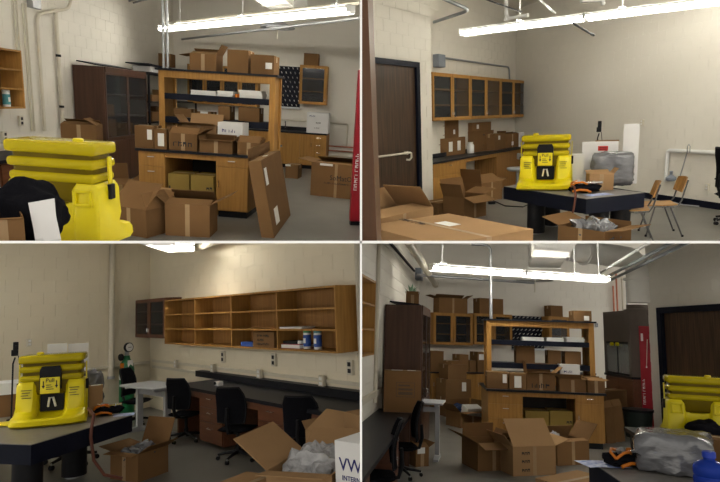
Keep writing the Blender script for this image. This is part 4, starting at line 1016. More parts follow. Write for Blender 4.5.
# cartons on the floor by the bench
carton(r, 'low closed brown box on the floor by the bench', fit(r, (152, 432), (200, 424), 405, .45))
carton(r, 'open brown box on the floor below the kneehole', fit(r, (203, 438), (247, 429), 394, .50), {'f': (110, .25), 'r': (75, .3), 'l': (20, .25), 'b': (15, .3)})
carton(r, 'brown box with label and open flap behind the open one', fit(r, (238, 404), (279, 396), 366, .55), {'f': (-60, .3), 'l': (10, .3), 'r': (80, .22), 'b': -80}, labels=(('b', .5, .9, .2, .1),))
P = [r.z(x, y, .012) for x, y in ((262, 400), (285, 410), (320, 412), (345, 402), (372, 406), (398, 398))]
solo(r, 'floor_cable', 'black cable lying on the floor below the bench', 'cable', MB().tube(P, .011, 6), BLACK, smooth=True)
solo(r, 'power_adapter', 'small black and white adapter on the floor by the cable', 'adapter', MB().rbox(-.07, -.05, 0, .07, .05, .05, .01, 2), BLACK, TR3(r.z(258, 406)))
# --- foreground cartons
ft = fit_top(r, (172, 425), (341, 456), .75, 1.05, 0, back=True)
carton(r, 'very large closed brown box with white label in the foreground', ft, m=KRAFT2, labels=(('t', .40, .62, .24, .14),), texts=(('t', .14, .45, .10, '~6'),))
carton(r, 'open brown box with upright flaps behind the very large box', fit_top(r, (20, 440), (142, 412), .78, .55), {'l': (25, .3), 'r': (-42, .34), 'b': (12, .22), 'f': -84}, m=KRAFT2)
# --- optical table
c0 = r.z(447, 396, ZO); FT = frame((c0.x, c0.y, 0), yaw=D2R(20)); tl = r.on(FT, 566, 340, 0).x; tw = 1.8
optical_table(r, 'black optical table with steel top carrying the yellow eyewash', FT @ TR3((tl / 2, tw / 2, 0)), tl, tw, ZO, .20, legs=[(-tl / 2 + .2, tw / 2 - .55), (-tl / 2 + .45, -tw / 2 + .25), (tl / 2 - .2, -tw / 2 + .2), (tl / 2 - .2, tw / 2 - .2)])
p = lev(r, FT, 367, 1.25, ZO); dep = (r.R.to_3x3() @ (p - Vector((0, 0, r.h)))).y; s_ = 104 / r.k * dep / F / .60
eyewash(r, 'yellow eyewash facing front on the black optical table', TR3(p) @ RZ(-math.atan2(p.x, p.y) - D2R(4)), s_)
def ent(x0, x1, v, yt, d, lb, **k): return carton(r, lb, facing(r, lev(r, FT, (x0 + x1) / 2, v, ZO), x0, x1, yt, d), **k)
ent(419, 442, 1.2, 307, .12, 'white carton stack right behind the eyewash', m=WHITEB, tape=False, name='white_carton')
ft = facing(r, lev(r, FT, 474, 1.15, ZO), 441, 507, 282, .04)
t = thing(r, 'foam_board', 'white foam board with red label standing on the table', 'board', ft[0])
part(t, 'board', MB().cbox(ft[1], ft[2], ft[3]), WHITEB); rl_ = part(t, 'red_label', MB().box(-.07, -.002, -.035, .07, .002, .035), REDL, M=face_at(ft[1], ft[2], ft[3], 'f', .58, .84), label='red warning label')
for k in range(2): part(rl_, 'print_line', MB().box(-.05, -.004, .008 - k * .024, .05, -.002, .016 - k * .024), INK)
ent(466, 509, 1.25, 279, .03, 'thin brown cardboard sheet behind the white foam board', flaps={}, tape=False, name='cardboard_sheet', m=KRAFT2)
ent(521, 549, .85, 247, .16, 'tall slim white box standing at the table end', m=WHITEB, tape=False, name='white_box')
p = lev(r, FT, 468, 1.4, ZO); camera_stand(r, 'small black camera on a stand behind the foam board', p, rise(r, p, 241))
ft = facing(r, lev(r, FT, 500, .75, ZO), 462, 539, 304, .26); solo(r, 'wrapped_parcel', 'parcel wrapped in grey clear plastic on the table', 'parcel', blob(ft[1], ft[2], ft[3], 2, .03, 4, 7, 6), WRAP, ft[0], smooth=True)
carton(r, 'small open carton in front of the wrapped parcel', facing(r, lev(r, FT, 480, .52, ZO), 457, 503, 347, .2, D2R(16)), {'f': (-70, .07), 'b': (60, .08), 'l': -80, 'r': 40}, labels=(('r', .5, .5, .06, .08),), m=KRAFT2)
p = lev(r, FT, 446, .50, ZO); clutter(r, 'black tool bag with orange straps beside the eyewash', TR3(p) @ RZ(-.3), .9)
p = lev(r, FT, 474, .18, ZO); solo(r, 'printed_leaflet', 'blue printed leaflet on the table corner', 'paper', sheet(.36, .2, 7, .006, 8), PAPERB, TR3(p) @ RZ(.25), smooth=True)
e0 = FT @ Vector((-.03, .16, 0)); p0 = lev(r, FT, 420, .34, ZO + .13)
P = [p0, p0.lerp(Vector((e0.x, e0.y, ZO + .13)), .6), Vector((e0.x, e0.y, ZO + .03)), Vector((e0.x - .03, e0.y - .02, ZO - .15)), Vector((e0.x - .04, e0.y, .45)), Vector((e0.x + .05, e0.y + .1, .22)), Vector((e0.x + .2, e0.y + .2, .16))]
solo(r, 'rubber_hose', 'red brown hose hanging over the edge of the table', 'hose', MB().tube(P, .014, 8), HOSE, smooth=True)
# --- chairs
def seat_at(x, y): return r.z(x, y, .45) * 1.0
p = r.z(592, 404, .45); p.z = 0; ply_chair(r, 'plywood chair standing free between the table and wall', TR3(p) @ RZ(D2R(-104)), group='plywood chairs')
p = r.z(539, 414, .45); p.z = 0; ply_chair(r, 'plywood chair pushed against the table end', TR3(p) @ RZ(D2R(-112)), group='plywood chairs')
p = r.z(742, 446); office_chair(r, 'black office chair cut off by the right border', TR3(p) @ RZ(D2R(95)), arms=True)
lamp(r, 'added unseen fluorescent light overhead to brighten the wide wall', (3.2, 5.0, 3.15), (6.6, 4.6, 3.15), rods=(-.3, .3))  # added out of frame, only to lift the wide wall's brightness
lamp(r, 'added unseen fluorescent light overhead, nearer the viewer', (.8, 4.6, 3.1), (4.4, 4.4, 3.1), rods=(-.3, .3))  # unseen fill lamp added over the viewer for a brighter room
# --- box with plastic on the floor
ft = fit_top(r, (445, 437), (537, 449), .42, .55, 0, back=True)
carton(r, 'open brown box stuffed with plastic below the table', ft, {'l': (72, .26), 'r': (80, .24), 'b': (-4, .05)})
solo(r, 'plastic_film', 'crumpled clear plastic inside the box below the table', 'plastic', blob(ft[1] * .86, .46, .40, 6, .10, 4, 3, 8), WRAP, ft[0] @ TR3((0, 0, .08)), smooth=True)
# --- wide wall
q = r.on(WB, 303, 354); 
solo(r, 'baseboard_back', 'black rubber baseboard along the wide wall', 'baseboard', MB().box(.02, -.02, 0, 11.9, -.006, .12), NAVY, WB, kind='structure')
P = [r.on(WB, x, y, -.06) for x, y in ((609, 362), (609, 298), (760, 309))]
zu = (P[1].z + r.on(WB, 700, 305, -.06).z) / 2
pipe(r, 'wall_pipe', 'white pipe bent down at its left end on the wide wall', [WB @ Vector((P[1].x, -.06, P[0].z)), WB @ Vector((P[1].x, -.06, zu)), WB @ Vector((P[2].x, -.06, zu))], .036, WHITEM, bend=.07)
q = r.on(WB, 617, 352, -.1)
t = thing(r, 'gas_regulator', 'blue grey regulator hanging at the foot of the white pipe', 'regulator', WB @ TR3((q.x, -.12, q.z - .08)))
part(t, 'regulator_body', MB().lathe([(.06, 0), (.09, .02), (.09, .07), (.05, .10), (.025, .12), (.025, .16), (.035, .17), (.02, .19)], 16), GREYB, smooth=True); part(t, 'stub', MB().tube([(-.13, 0, .04), (0, 0, .04)], .025, 8), WHITEM)
q = r.on(WB, 651, 290, -.1)
t = thing(r, 'wall_hook', 'wire hook holding a rod on the white pipe', 'hook', WB @ TR3((q.x, -.10, zu)))
part(t, 'wire_loop', MB().tube([(-.03, 0, -.05), (-.03, 0, .09), (0, 0, .13), (.03, 0, .09), (.03, 0, -.02), (-.01, 0, -.03)], .008, 6), STEEL, smooth=True)
part(t, 'rod', MB().tube([(0, -.02, .02), (-.06, -.03, -.25), (-.16, -.03, -.62)], .010, 6), STEEL)
q = r.on(WB, 560, 244, 0); outlet(r, 'ivory thermostat plate on the wide wall above the table', WB @ TR3((q.x, 0, q.z)), name='wall_plate', dark=False)
q = r.on(WB, 690, 372, 0); outlet(r, 'pale conduit plate on the wall beside the office chair', WB @ TR3((q.x, 0, q.z)), name='wall_plate', dark=False)
P = [r.z(x, y, .012) for x, y in ((600, 398), (640, 408), (665, 410), (690, 412))]
solo(r, 'floor_cable', 'pale cable on the floor along the wide wall', 'cable', MB().tube(P, .011, 6), GREYP, smooth=True)
# ================================================================== lower left view
r = BL; WL, WR = BL_L, BL_R
yr = WR.to_euler().z
ZB, ZO = .74, .64
# --- wall shelves
fo = -.32
ua, ub = r.on(WR, 327, 160, fo).x, r.on(WR, 668, 150, fo).x; zt, zb = 2.0, 1.255
bw = (ub - ua) / 4; k = .022
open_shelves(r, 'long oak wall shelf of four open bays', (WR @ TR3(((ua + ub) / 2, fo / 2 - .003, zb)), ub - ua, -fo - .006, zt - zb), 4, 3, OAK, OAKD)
uc = r.on(WR, 268, 160, fo).x
ft = (WR @ TR3(((uc + ua - .01) / 2, fo / 2 - .003, zb + .09)), ua - .01 - uc, -fo - .006, zt - zb - .04)
glazed_cabinets(r, 'dark mahogany wall cabinet with glazed doors in the corner', ft, 2, MAHO, fw=.06)
def shelf_z(i): return zb + i * (zt - zb - k) / 3 + k
def on_shelf(x, i, yo): return WR @ Vector((r.on(WR, x, 200, yo).x, yo, shelf_z(i)))
def wit(x0, x1, i, h, d, yo): 
    a, b = r.on(WR, x0, 195, yo).x, r.on(WR, x1, 195, yo).x; return (WR @ TR3(((a + b) / 2, yo + d / 2, shelf_z(i))), b - a, d, h)
carton(r, 'brown box with printed lines on the bottom shelf', wit(503, 545, 0, .20, .22, -.29), texts=(('f', .5, .75, .05, '~8'), ('f', .38, .48, .045, '~5'), ('f', .5, .22, .045, '~10')), tape=False)
M, w_, d_, h_ = wit(479, 502, 0, .06, .2, -.28); book(r, 'blue_folder', 'flat blue folder left of the printed box', M @ RZ(math.pi), w_, d_, h_, BLUEC)
M, w_, d_, h_ = wit(558, 595, 0, .055, .22, -.28); book(r, 'red_binder', 'red edged white binder on the bottom shelf', M, w_, d_, h_, REDPAP)
book(r, 'dark_notebook', 'dark notebook on top of the red edged binder', M @ TR3((-.03, 0, h_)) @ RZ(3.2), w_ * .7, .18, .035, BLACK)
book(r, 'black_device', 'small black case beside the binder stack', M @ TR3((w_ * .42, -.03, h_)) @ RZ(-.1), w_ * .18, .12, .05, NAVY, cat='case')
M, w_, d_, h_ = wit(556, 600, 1, .03, .2, -.28); paper_stack(r, 'loose white papers on the middle shelf', M, w_, d_, .022, 3)
canister(r, 'wipes canister with blue label, left of two', TR3(on_shelf(611, 0, -.2)) @ RZ(yr), BLUEC, mat('green_lid', (.05, .3, .12), .5, noise=.1), .98, group='wipes canisters')
canister(r, 'wipes canister with teal lid and label, right of two', TR3(on_shelf(632, 0, -.2)) @ RZ(yr), BLUEC, TEALC, .98, group='wipes canisters')
# --- wall fittings
for i, (x, y) in enumerate(((447, 228), (548, 234), (700, 249))):
    q = r.on(WR, x, y, 0); outlet(r, 'dark faced wall outlet %s' % ('below the second shelf bay', 'below the third shelf bay', 'beside the right end of the shelf')[i], WR @ TR3((q.x, 0, q.z)), w=.10, h=.17)
ZR1, ZR2 = r.on(WR, 430, 250, 0).z, r.on(WR, 430, 264, 0).z
u0, u1 = r.on(WR, 306, 245, 0).x, 8.5
for k_, z in enumerate((ZR1, ZR2)):
    solo(r, 'raceway', ('upper' if k_ == 0 else 'lower') + ' cream wiring raceway along the wall above the bench', 'raceway', MB().box(u0, -.035, z - .02, u1, -.006, z + .02).box(u0, -.04, z + .012, u1, -.035, z + .02), PIPE, WR)
for i, x in enumerate((356, 430, 523, 647)):
    q = r.on(WR, x, 260, 0); outlet(r, '%s pale outlet on the upper raceway' % ('first', 'second', 'third', 'fourth')[i], WR @ TR3((q.x, -.035, ZR1)), w=.10, h=.13, dark=False, group='raceway outlets')
q = r.on(WR, 704, 120, 0); q.x = max(q.x, ub + .10)
pipe(r, 'wall_pipe', 'cream upright pipe at the right border', [WR @ Vector((q.x, -.06, 1.05)), WR @ Vector((q.x, -.06, 4.0))], .035, PIPE)
pipe(r, 'wall_pipe', 'thin cream pipe right beside the border pipe', [WR @ Vector((q.x + .16, -.06, 1.0)), WR @ Vector((q.x + .16, -.06, 4.0))], .025, PIPE)
pipe(r, 'wall_pipe', 'short cream pipe from shelf end to border pipe', [WR @ Vector((ub + .02, -.05, 1.22)), WR @ Vector((q.x, -.05, 1.22))], .02, PIPE)
q = r.on(WL, 222, 150, -.07); z1 = r.on(WL, 222, 272, -.07).z; zh = r.on(WL, 222, 243, -.07).z
pipe(r, 'wall_pipe', 'thick cream upright pipe in front of the block wall', [WL @ Vector((q.x, -.07, z1)), WL @ Vector((q.x, -.07, 4.0))], .05, PIPE, clamps=[(WL @ Vector((q.x, -.07, zh - .05)), WL @ Vector((q.x, -.07, zh + .08)), PIPE), (WL @ Vector((q.x, -.07, z1)), WL @ Vector((q.x, -.07, z1 + .05)), STEEL)])
qa, qb = r.on(WL, 165, 245, -.05).x, r.on(WL, 296, 243, -.05).x
pipe(r, 'wall_pipe', 'cream level pipe behind the green cylinder', [WL @ Vector((qa - 1, -.05, zh - .05)), WL @ Vector((qb, -.05, zh - .05))], .032, PIPE)
q = r.on(WL, 56, 200, 0); outlet(r, 'ivory plate on the wall above the camera stand', WL @ TR3((q.x, 0, q.z)), name='wall_plate', dark=False)
q = r.on(WL, 250, 262, -.25); z0 = q.z
t = thing(r, 'gas_cylinder', 'green gas cylinder with round gauge by the corner', 'cylinder', WL @ TR3((q.x, -.28, 0)))
zc = r.on(WL, 250, 226, -.28).z
part(t, 'cylinder_body', MB().lathe([(.12, 0), (.13, .03), (.13, zc - .25), (.11, zc - .14), (.06, zc - .06), (.05, zc)], 20), GREEN, smooth=True)
part(t, 'white_label', MB().lathe([(.1305, zc - .42), (.132, zc - .41), (.132, zc - .34), (.1305, zc - .33)], 20), PAPER); part(t, 'white_label', MB().rbox(-.05, -.112, zc - .20, .05, -.09, zc - .08, .005, 1), PAPER)
part(t, 'valve', MB().rbox(-.03, -.03, zc, .03, .03, zc + .08, .008, 2), STEEL); part(t, 'hand_wheel', MB().lathe([(.06, -.02), (.065, 0), (.06, .02)], 14, TR3((-.12, 0, zc - .02)) @ RY(math.pi / 2)), BLACK)
g = part(t, 'gauge', MB().lathe([(.085, 0), (.085, .05)], 24, TR3((-.02, -.05, zc + .15)) @ RX(math.pi / 2)), BLACK, smooth=True)
part(g, 'gauge_face', MB().lathe([(.07, .05), (.07, .054)], 24, TR3((-.02, -.05, zc + .15)) @ RX(math.pi / 2)), PAPER); part(g, 'needle', MB().box(-.045, -.107, zc + .146, .02, -.104, zc + .154), INK)
part(t, 'orange_tag', MB().box(-.17, -.06, zc - .25, -.10, -.05, zc - .12), ORNG)
# --- lights
A_, B_ = r.z(361, 14, 2.75), r.z(255, -22, 2.75); lamp(r, 'fluorescent light at the top border', A_, A_ + (B_ - A_) * 1.2, wd=.40)
A_, B_ = r.z(382, 14, 2.8), r.z(470, -16, 2.8); pipe(r, 'ceiling_beam', 'cream rectangular beam at the top border', [A_, B_], .06, PIPE, n=4, cat='beam')
lamp(r, 'added low fluorescent light, unseen outside the left border', (-6.2, 6.6, 2.35), (-4.6, 4.4, 2.25), wd=.3)  # unseen lamp added to light the left wall and the table
# --- bench
fb = -.78; u0 = r.on(WR, 345, 300, fb).x; u1 = 8.4
t = thing(r, 'long_bench', 'long black bench with two mahogany drawer stacks', 'bench', WR @ TR3((0, fb, 0)))
part(t, 'worktop', MB().box(u0, 0, ZB - .04, u1, -fb - .01, ZB), EPOXY)
x0 = r.on(WR, 392, 280, -.1).x
part(t, 'backsplash', MB().box(x0, -fb - .13, ZB, u1, -fb - .01, ZB + .09), EPOXY)
part(t, 'end_support', MB().box(u0 + .01, .05, 0, u0 + .05, -fb - .05, ZB - .04), MAHO)
for xa, xb in ((396, 441), (512, 568)):
    a, b = r.on(WR, xa, 350, fb + .03).x, r.on(WR, xb, 350, fb + .03).x
    part(t, 'drawer_case', MB().box(a, .05, .06, b, .65, ZB - .04), MAHO); drawers(t, a, b, .05, .08, ZB - .05, 3, MAHO, (0, .40, .70, 1), .12)
part(t, 'apron', MB().box(u0 + .05, .04, ZB - .13, u1, .048, ZB - .04), MAHO)
q = WR @ Vector((r.on(WR, 435, 285, -.45).x, -.45, ZB)); t = thing(r, 'tape_dispenser', 'small white and black device on the bench', 'device', TR3(q) @ RZ(yr))
part(t, 'case', MB().rbox(-.06, -.04, 0, .06, .04, .06, .01, 2), WHITEM); part(t, 'dark_lens', MB().lathe([(.02, 0), (.02, .02)], 12, TR3((-.02, -.04, .035)) @ RX(math.pi / 2)), BLACK)
# --- desk in the corner and office chairs
p = r.z(304, 283, .72); adjustable_table(r, 'pale grey adjustable desk in the corner', TR3((p.x, p.y, 0)) @ RZ(yr + D2R(8)), 1.0, .55, .72)
def chair(x, y, yaw, lb, **k): p = r.z(x, y); return office_chair(r, lb, TR3(p) @ RZ(yaw), group='black office chairs', **k)
chair(272, 362, D2R(80), 'black office chair turned sideways beside the green cylinder', bh=.50, size=.84)
chair(370, 394, D2R(158), 'black office chair left of the first drawer stack', bh=.50, size=.82)
chair(474, 432, D2R(162), 'black office chair between the two drawer stacks', bh=.50, size=.82)
chair(613, 470, D2R(164), 'black office chair right of the second drawer stack', bh=.50, size=.82)
# --- optical table
c0 = r.z(62, 403, ZO); FT = frame((c0.x, c0.y, 0), yaw=D2R(74)); tl = r.on(FT, 263, 340, 0).x; tw = 2.2
optical_table(r, 'black optical table with steel top at the left border', FT @ TR3((tl / 2, tw / 2, 0)), tl, tw, ZO, .18, legs=[(-tl / 2 + .16, -tw / 2 + .2), (tl / 2 - .18, -tw / 2 + .62), (-tl / 2 + .16, tw / 2 - .3), (tl / 2 - .16, tw / 2 - .3)])
p = lev(r, FT, 106, .72, ZO); dep = (r.R.to_3x3() @ (p - Vector((0, 0, r.h)))).y; s_ = 132 / r.k * dep / F / .60
eyewash(r, 'yellow eyewash facing front on the table at left', TR3(p) @ RZ(-math.atan2(p.x, p.y) - D2R(10)), s_)
def ent(x0, x1, v, yt, d, lb, **k): return carton(r, lb, facing(r, lev(r, FT, (x0 + x1) / 2, v, ZO), x0, x1, yt, d), **k)
ft = facing(r, lev(r, FT, 134, 1.0, ZO), 97, 171, 201, .04)
t = thing(r, 'foam_board', 'white foam board standing behind the eyewash', 'board', ft[0])
part(t, 'board', MB().box(-ft[1] / 2, 0, 0, -.012, .03, ft[3]).box(.0, .012, 0, ft[1] / 2, .04, ft[3] * .985), WHITEB)
ft0 = facing(r, lev(r, FT, 18, 1.55, ZO), -30, 44, 303, .4); carton(r, 'brown box under the white carton at the left border', ft0)
carton(r, 'flat white carton on a brown box at the left border', (raise_on(ft0, 0, 0), ft0[1] * 1.02, .42, .13), m=WHITEB, tape=False, name='white_carton')
p = lev(r, FT, 24, 1.3, ZO); camera_stand(r, 'small black camera on a stand left of the eyewash', p, rise(r, p, 199))
solo(r, 'yellow_cloth', 'crumpled yellow cloth on the table left of the eyewash', 'cloth', blob(.30, .20, .04, 9, .05, 3, 2.2, 9), YEL, TR3(lev(r, FT, 20, 1.05, ZO)), smooth=True)
ft = facing(r, lev(r, FT, 183, .72, ZO), 162, 202, 259, .2); solo(r, 'wrapped_parcel', 'parcel wrapped in clear plastic behind the tool bag', 'parcel', blob(ft[1], ft[2], ft[3], 4, .05, 4, 5, 7), WRAP, ft[0], smooth=True)
ent(178, 203, .44, 286, .14, 'small carton with pale top beside the eyewash', labels=(('t', .5, .5, .1, .08),), m=KRAFT2)
p = lev(r, FT, 216, .34, ZO); clutter(r, 'black tool bag with orange straps right of the eyewash', TR3(p) @ RZ(.25), .70)
p = lev(r, FT, 247, .1, ZO); solo(r, 'printed_leaflet', 'blue and white leaflet at the table edge', 'paper', sheet(.22, .18, 8, .006, 8), PAPERB, TR3(p) @ RZ(.3), smooth=True)
e0 = FT @ Vector((r.on(FT, 182, 340, -.03).x, -.03, 0))
P = [lev(r, FT, 176, .16, ZO + .16), Vector((e0.x, e0.y + .05, ZO + .12)), Vector((e0.x, e0.y, ZO - .02)), Vector((e0.x, e0.y - .01, .55)), Vector((e0.x + .03, e0.y, .32)), Vector((e0.x + .13, e0.y + .02, .17)), Vector((e0.x + .3, e0.y + .05, .12))]
solo(r, 'rubber_hose', 'red brown hose hanging down to the floor box', 'hose', MB().tube(P, .016, 8), HOSE, smooth=True)
p = r.z(140, 440); office_chair(r, 'black office chair in the dark under the optical table', TR3((p.x, p.y, 0)) @ RZ(.4), bh=.22, sh=.40)
# --- cartons
ft = fit(r, (219, 471), (274, 479), 416, (330, 456))
carton(r, 'open brown box full of plastic on the floor', ft, {'f': (95, .1), 'l': (80, .2), 'r': (60, .18), 'b': (22, .30)}, m=KRAFT)
solo(r, 'plastic_film', 'crumpled clear plastic in the open floor box', 'plastic', blob(ft[1] * .82, ft[2] * .8, ft[3] * .8, 8, .10, 4, 3, 8), WRAP, ft[0] @ TR3((0, 0, ft[3] * .32)), smooth=True)
ft = fit_top(r, (529, 455), (602, 411), .62, .50, 0, back=True)
carton(r, 'open brown box of bubble wrap in the foreground', ft, {'b': (52, .34), 'l': (85, .16), 'f': (60, .2), 'r': (60, .25)}, m=KRAFT2)
solo(r, 'bubble_wrap', 'clear bubble wrap sheets in the foreground box', 'bubble wrap', blob(ft[1] * .86, .43, .5, 12, .08, 4, 3.2, 9), BUBB, ft[0] @ TR3((0, 0, .20)), smooth=True)
carton(r, 'white carton with navy print in the lower corner', fit_top(r, (665, 394), (765, 409), .85, .50), m=WHITEB, tape=False, name='white_carton', texts=(('f', .40, .82, .12, 'VWR', INKB), ('f', .55, .72, .045, 'INTERNATIONAL', INKB)))
carton(r, 'open brown box behind the white carton', fit_top(r, (607, 374), (700, 396), .62, .50), {'l': (40, .1), 'f': (-58, .30), 'b': (-60, .25), 'r': 20}, m=KRAFT2)
carton(r, 'closed brown box at the right border behind others', fit_top(r, (683, 338), (750, 352), .86, .4), m=KRAFT2)
carton(r, 'brown box whose flap shows at the bottom border', fit_top(r, (425, 482), (490, 456), .40, .5, 0, back=True), m=KRAFT2)
# ================================================================== lower right view
r = BR; WL, WB, WR = BR_L, BR_B, BR_R
yl = WL.to_euler().z
# --- island
c0 = r.z(370, 300, .93); FI = frame((c0.x, c0.y, 0), yaw=D2R(-7))
xa, xb = r.on(FI, 250, 310, 0).x, r.on(FI, 491, 310, 0).x; FI = FI @ TR3((xa, 0, 0)); W = xb - xa; DP, RY_ = 1.3, .45
x0, x1 = r.on(FI, 250, 210, RY_).x, r.on(FI, 467, 210, RY_).x
zz = lambda y: r.on(FI, 360, y, RY_).z
ZT = zz(157); S1, S2 = (zz(209), zz(199)), (zz(256), zz(245))
island(r, 'oak lab island with black worktop facing the viewer', 'oak reagent rack with black shelves on the island', FI, W, DP, .93, RY_, .5, x0, x1, (S1, S2), ZT, kneel=(.31, .745))
carton(r, 'brown box with white label on the right end of the rack top', fitv(r, FI, 425, 461, 138, 159, RY_ + .02, .36, ZT), labels=(('f', .72, .3, .09, .08),))
for xa, xb, ty, lb in ((323, 366, 191, 'white paper bundle at the left on the upper rack shelf'), (372, 405, 192, 'white papers in the middle of the upper rack shelf'), (410, 446, 191, 'white paper bundle at the right on the upper rack shelf')):
    M, w_, d_, h_ = fitv(r, FI, xa, xb, ty, 199, RY_ + .06, .26, S1[1]); paper_stack(r, lb, M, w_, d_, max(.03, h_), 3)
for xa, xb, ty, lb in ((310, 347, 209, 'dark brown box on the lower rack shelf, left of three'), (374, 400, 218, 'brown box on the lower rack shelf, middle of three'), (408, 440, 220, 'brown box on the lower rack shelf, right of three')):
    carton(r, lb, fitv(r, FI, xa, xb, ty, 245, RY_ + .1, .3, S2[1]))
def wt(x0, x1, top, yo, d, lb, **k): return carton(r, lb, fitv(r, FI, x0, x1, top, 300, yo, d, .93), **k)
wt(251, 293, 261, .10, .32, 'taped brown box with small label at the worktop end', labels=(('f', .85, .62, .07, .15),))
wt(296, 330, 264, .10, .32, 'taped brown box with large label second on the worktop', labels=(('f', .5, .48, .12, .20),))
wt(331, 388, 264, .14, .34, 'open brown box with black handprint marks on the worktop', flaps={'l': (5, .2), 'r': (50, .18), 'b': (12, .16), 'f': (75, .08)}, texts=(('f', .5, .28, .11, '~4'),))
wt(398, 438, 246, .36, .2, 'white carton with blue print behind the shallow box', m=WHITEB, tape=False, name='white_carton', texts=(('f', .45, .72, .06, '~4', INKB), ('f', .5, .48, .05, '~5', INK)))
wt(397, 450, 277, .05, .3, 'shallow open brown box in front of the white carton', flaps={'f': (85, .05), 'b': (-20, .08), 'l': (30, .06), 'r': (50, .07)})
wt(453, 488, 279, .08, .3, 'small open brown box at the right worktop end', flaps={'f': -70, 'b': (10, .06), 'l': (20, .05), 'r': (75, .08)})
for xa, xb, tp, lb, tx in ((328, 376, 340, 'mustard brown box with yellow band at the kneehole left', (('f', .22, .62, .16, '~1'), ('f', .6, .12, .09, '~2'))), (378, 424, 340, 'mustard brown box with yellow band at the kneehole right', (('f', .25, .25, .10, '~2'), ('f', .85, .7, .07, '~2')))):
    ft = fitv(r, FI, xa, xb, tp, 385, .12, .45, 0.0); t = carton(r, lb, ft, m=KRAFTY, texts=tx)
    part(t, 'yellow_band', MB().box(-ft[1] / 2 - .002, -ft[2] / 2 - .002, .20, ft[1] / 2 + .002, ft[2] / 2 + .002, .22), YEL)
p = FI @ r.on(FI, 259, 150, RY_ + .2); zc = r.on(FI, 259, 6, RY_ + .2).z
pipe(r, 'conduit', 'grey conduit rising from the rack and bending left', [(p.x, p.y, ZT), (p.x, p.y, zc), (p.x - .35, p.y + .1, zc + .02)], .03, STEEL, bend=.14, cat='conduit')
# --- back wall
ft = fitv(r, WB, 143, 223, 143, 207, -.36, .355); glazed_cabinets(r, 'oak glazed wall cabinet beside the walnut cabinet', ft, 2, OAK, fw=.07, group='oak glazed wall cabinets')
ft2 = fitv(r, WB, 225, 302, 143, 207, -.36, .355); ft2 = (ft2[0], ft2[1], ft2[2], ft[3]); glazed_cabinets(r, 'oak glazed wall cabinet partly behind the reagent rack', ft2, 2, OAK, fw=.07, group='oak glazed wall cabinets')
carton(r, 'open brown box on top of the oak wall cabinets', (raise_on(ft, 0, 0), ft[1] * .72, .34, ft[3] * .48), {'l': (75, .25), 'r': (60, .2), 'b': (-60, .2), 'f': (-85, .16)})
carton(r, 'closed brown box on the cabinets beside the conduit', (raise_on(ft2, -.05, 0), ft2[1] * .62, .34, ft[3] * .50))
M, w_, d_, h_ = fitv(r, WB, 300, 364, 149, 215, 0, .01); peg_board(r, 'dark drying peg board with white pegs behind the rack', M, w_, h_, 8, 8)
ft = fitv(r, WB, 376, 417, 150, 209, -.36, .355); glazed_cabinets(r, 'single oak wall cabinet right of the peg board', ft, 1, OAK, fw=.08)
carton(r, 'small brown box on the single oak wall cabinet', (raise_on(ft, -.05, 0), ft[1] * .58, .3, ft[3] * .38))
q = r.on(WB, 470, 167, 0); outlet(r, 'grey switch box on the wall right of the rack', WB @ TR3((q.x, 0, q.z)), m=STEEL)
ua, uc = r.on(WB, 140, 270, -.75).x, r.on(WB, 262, 270, -.75).x; zk = .93
t = thing(r, 'back_bench', 'black topped oak bench along the back wall', 'bench', WB @ TR3((ua, -.75, 0))); L_ = uc + 3.2 - ua
part(t, 'worktop', MB().box(0, 0, .895, L_, .74, .93), EPOXY)
for k in range(4):
    a, b = k * L_ / 4, (k + 1) * L_ / 4
    part(t, 'case', MB().box(a + .002, .03, .1, b - .002, .73, .895), OAK); part(t, 'plinth', MB().box(a + .02, .09, 0, b - .02, .7, .1), BLACK); cupboard(t, a, b, .03, .11, .88, OAK, a + .06)
def bb(x0, x1, top, lb, z0=.93, yo=-.72, d=.4, **k): ft = fitv(r, WB, x0, x1, top, 260, yo, d, z0); carton(r, lb, ft, **k); return ft
bb(139, 164, 219, 'tall brown box at the left end of the back bench')
bb(196, 214, 226, 'small brown box in the middle of the back bench')
bb(216, 229, 238, 'tiny brown box on the back bench')
bb(232, 249, 221, 'brown box with white top label on the back bench', labels=(('f', .5, .75, .16, .14),))
A = fit(r, (168, 351), (216, 350), 313, .5); carton(r, 'bottom brown box of the stack on the floor', A)
B = (raise_on(A, .02, 0), A[1] * 1.06, .5, A[3] * .98); carton(r, 'middle brown box of the stack with label', B, labels=(('f', .72, .6, .11, .2),))
C_ = (raise_on(B, -.02, 0), A[1] * .78, .45, A[3] * .80); carton(r, 'top brown box of the stack on the floor', C_)
carton(r, 'small flat box lying on top of the stack', (raise_on(C_, 0, 0, .2), A[1] * .55, .3, A[3] * .2))
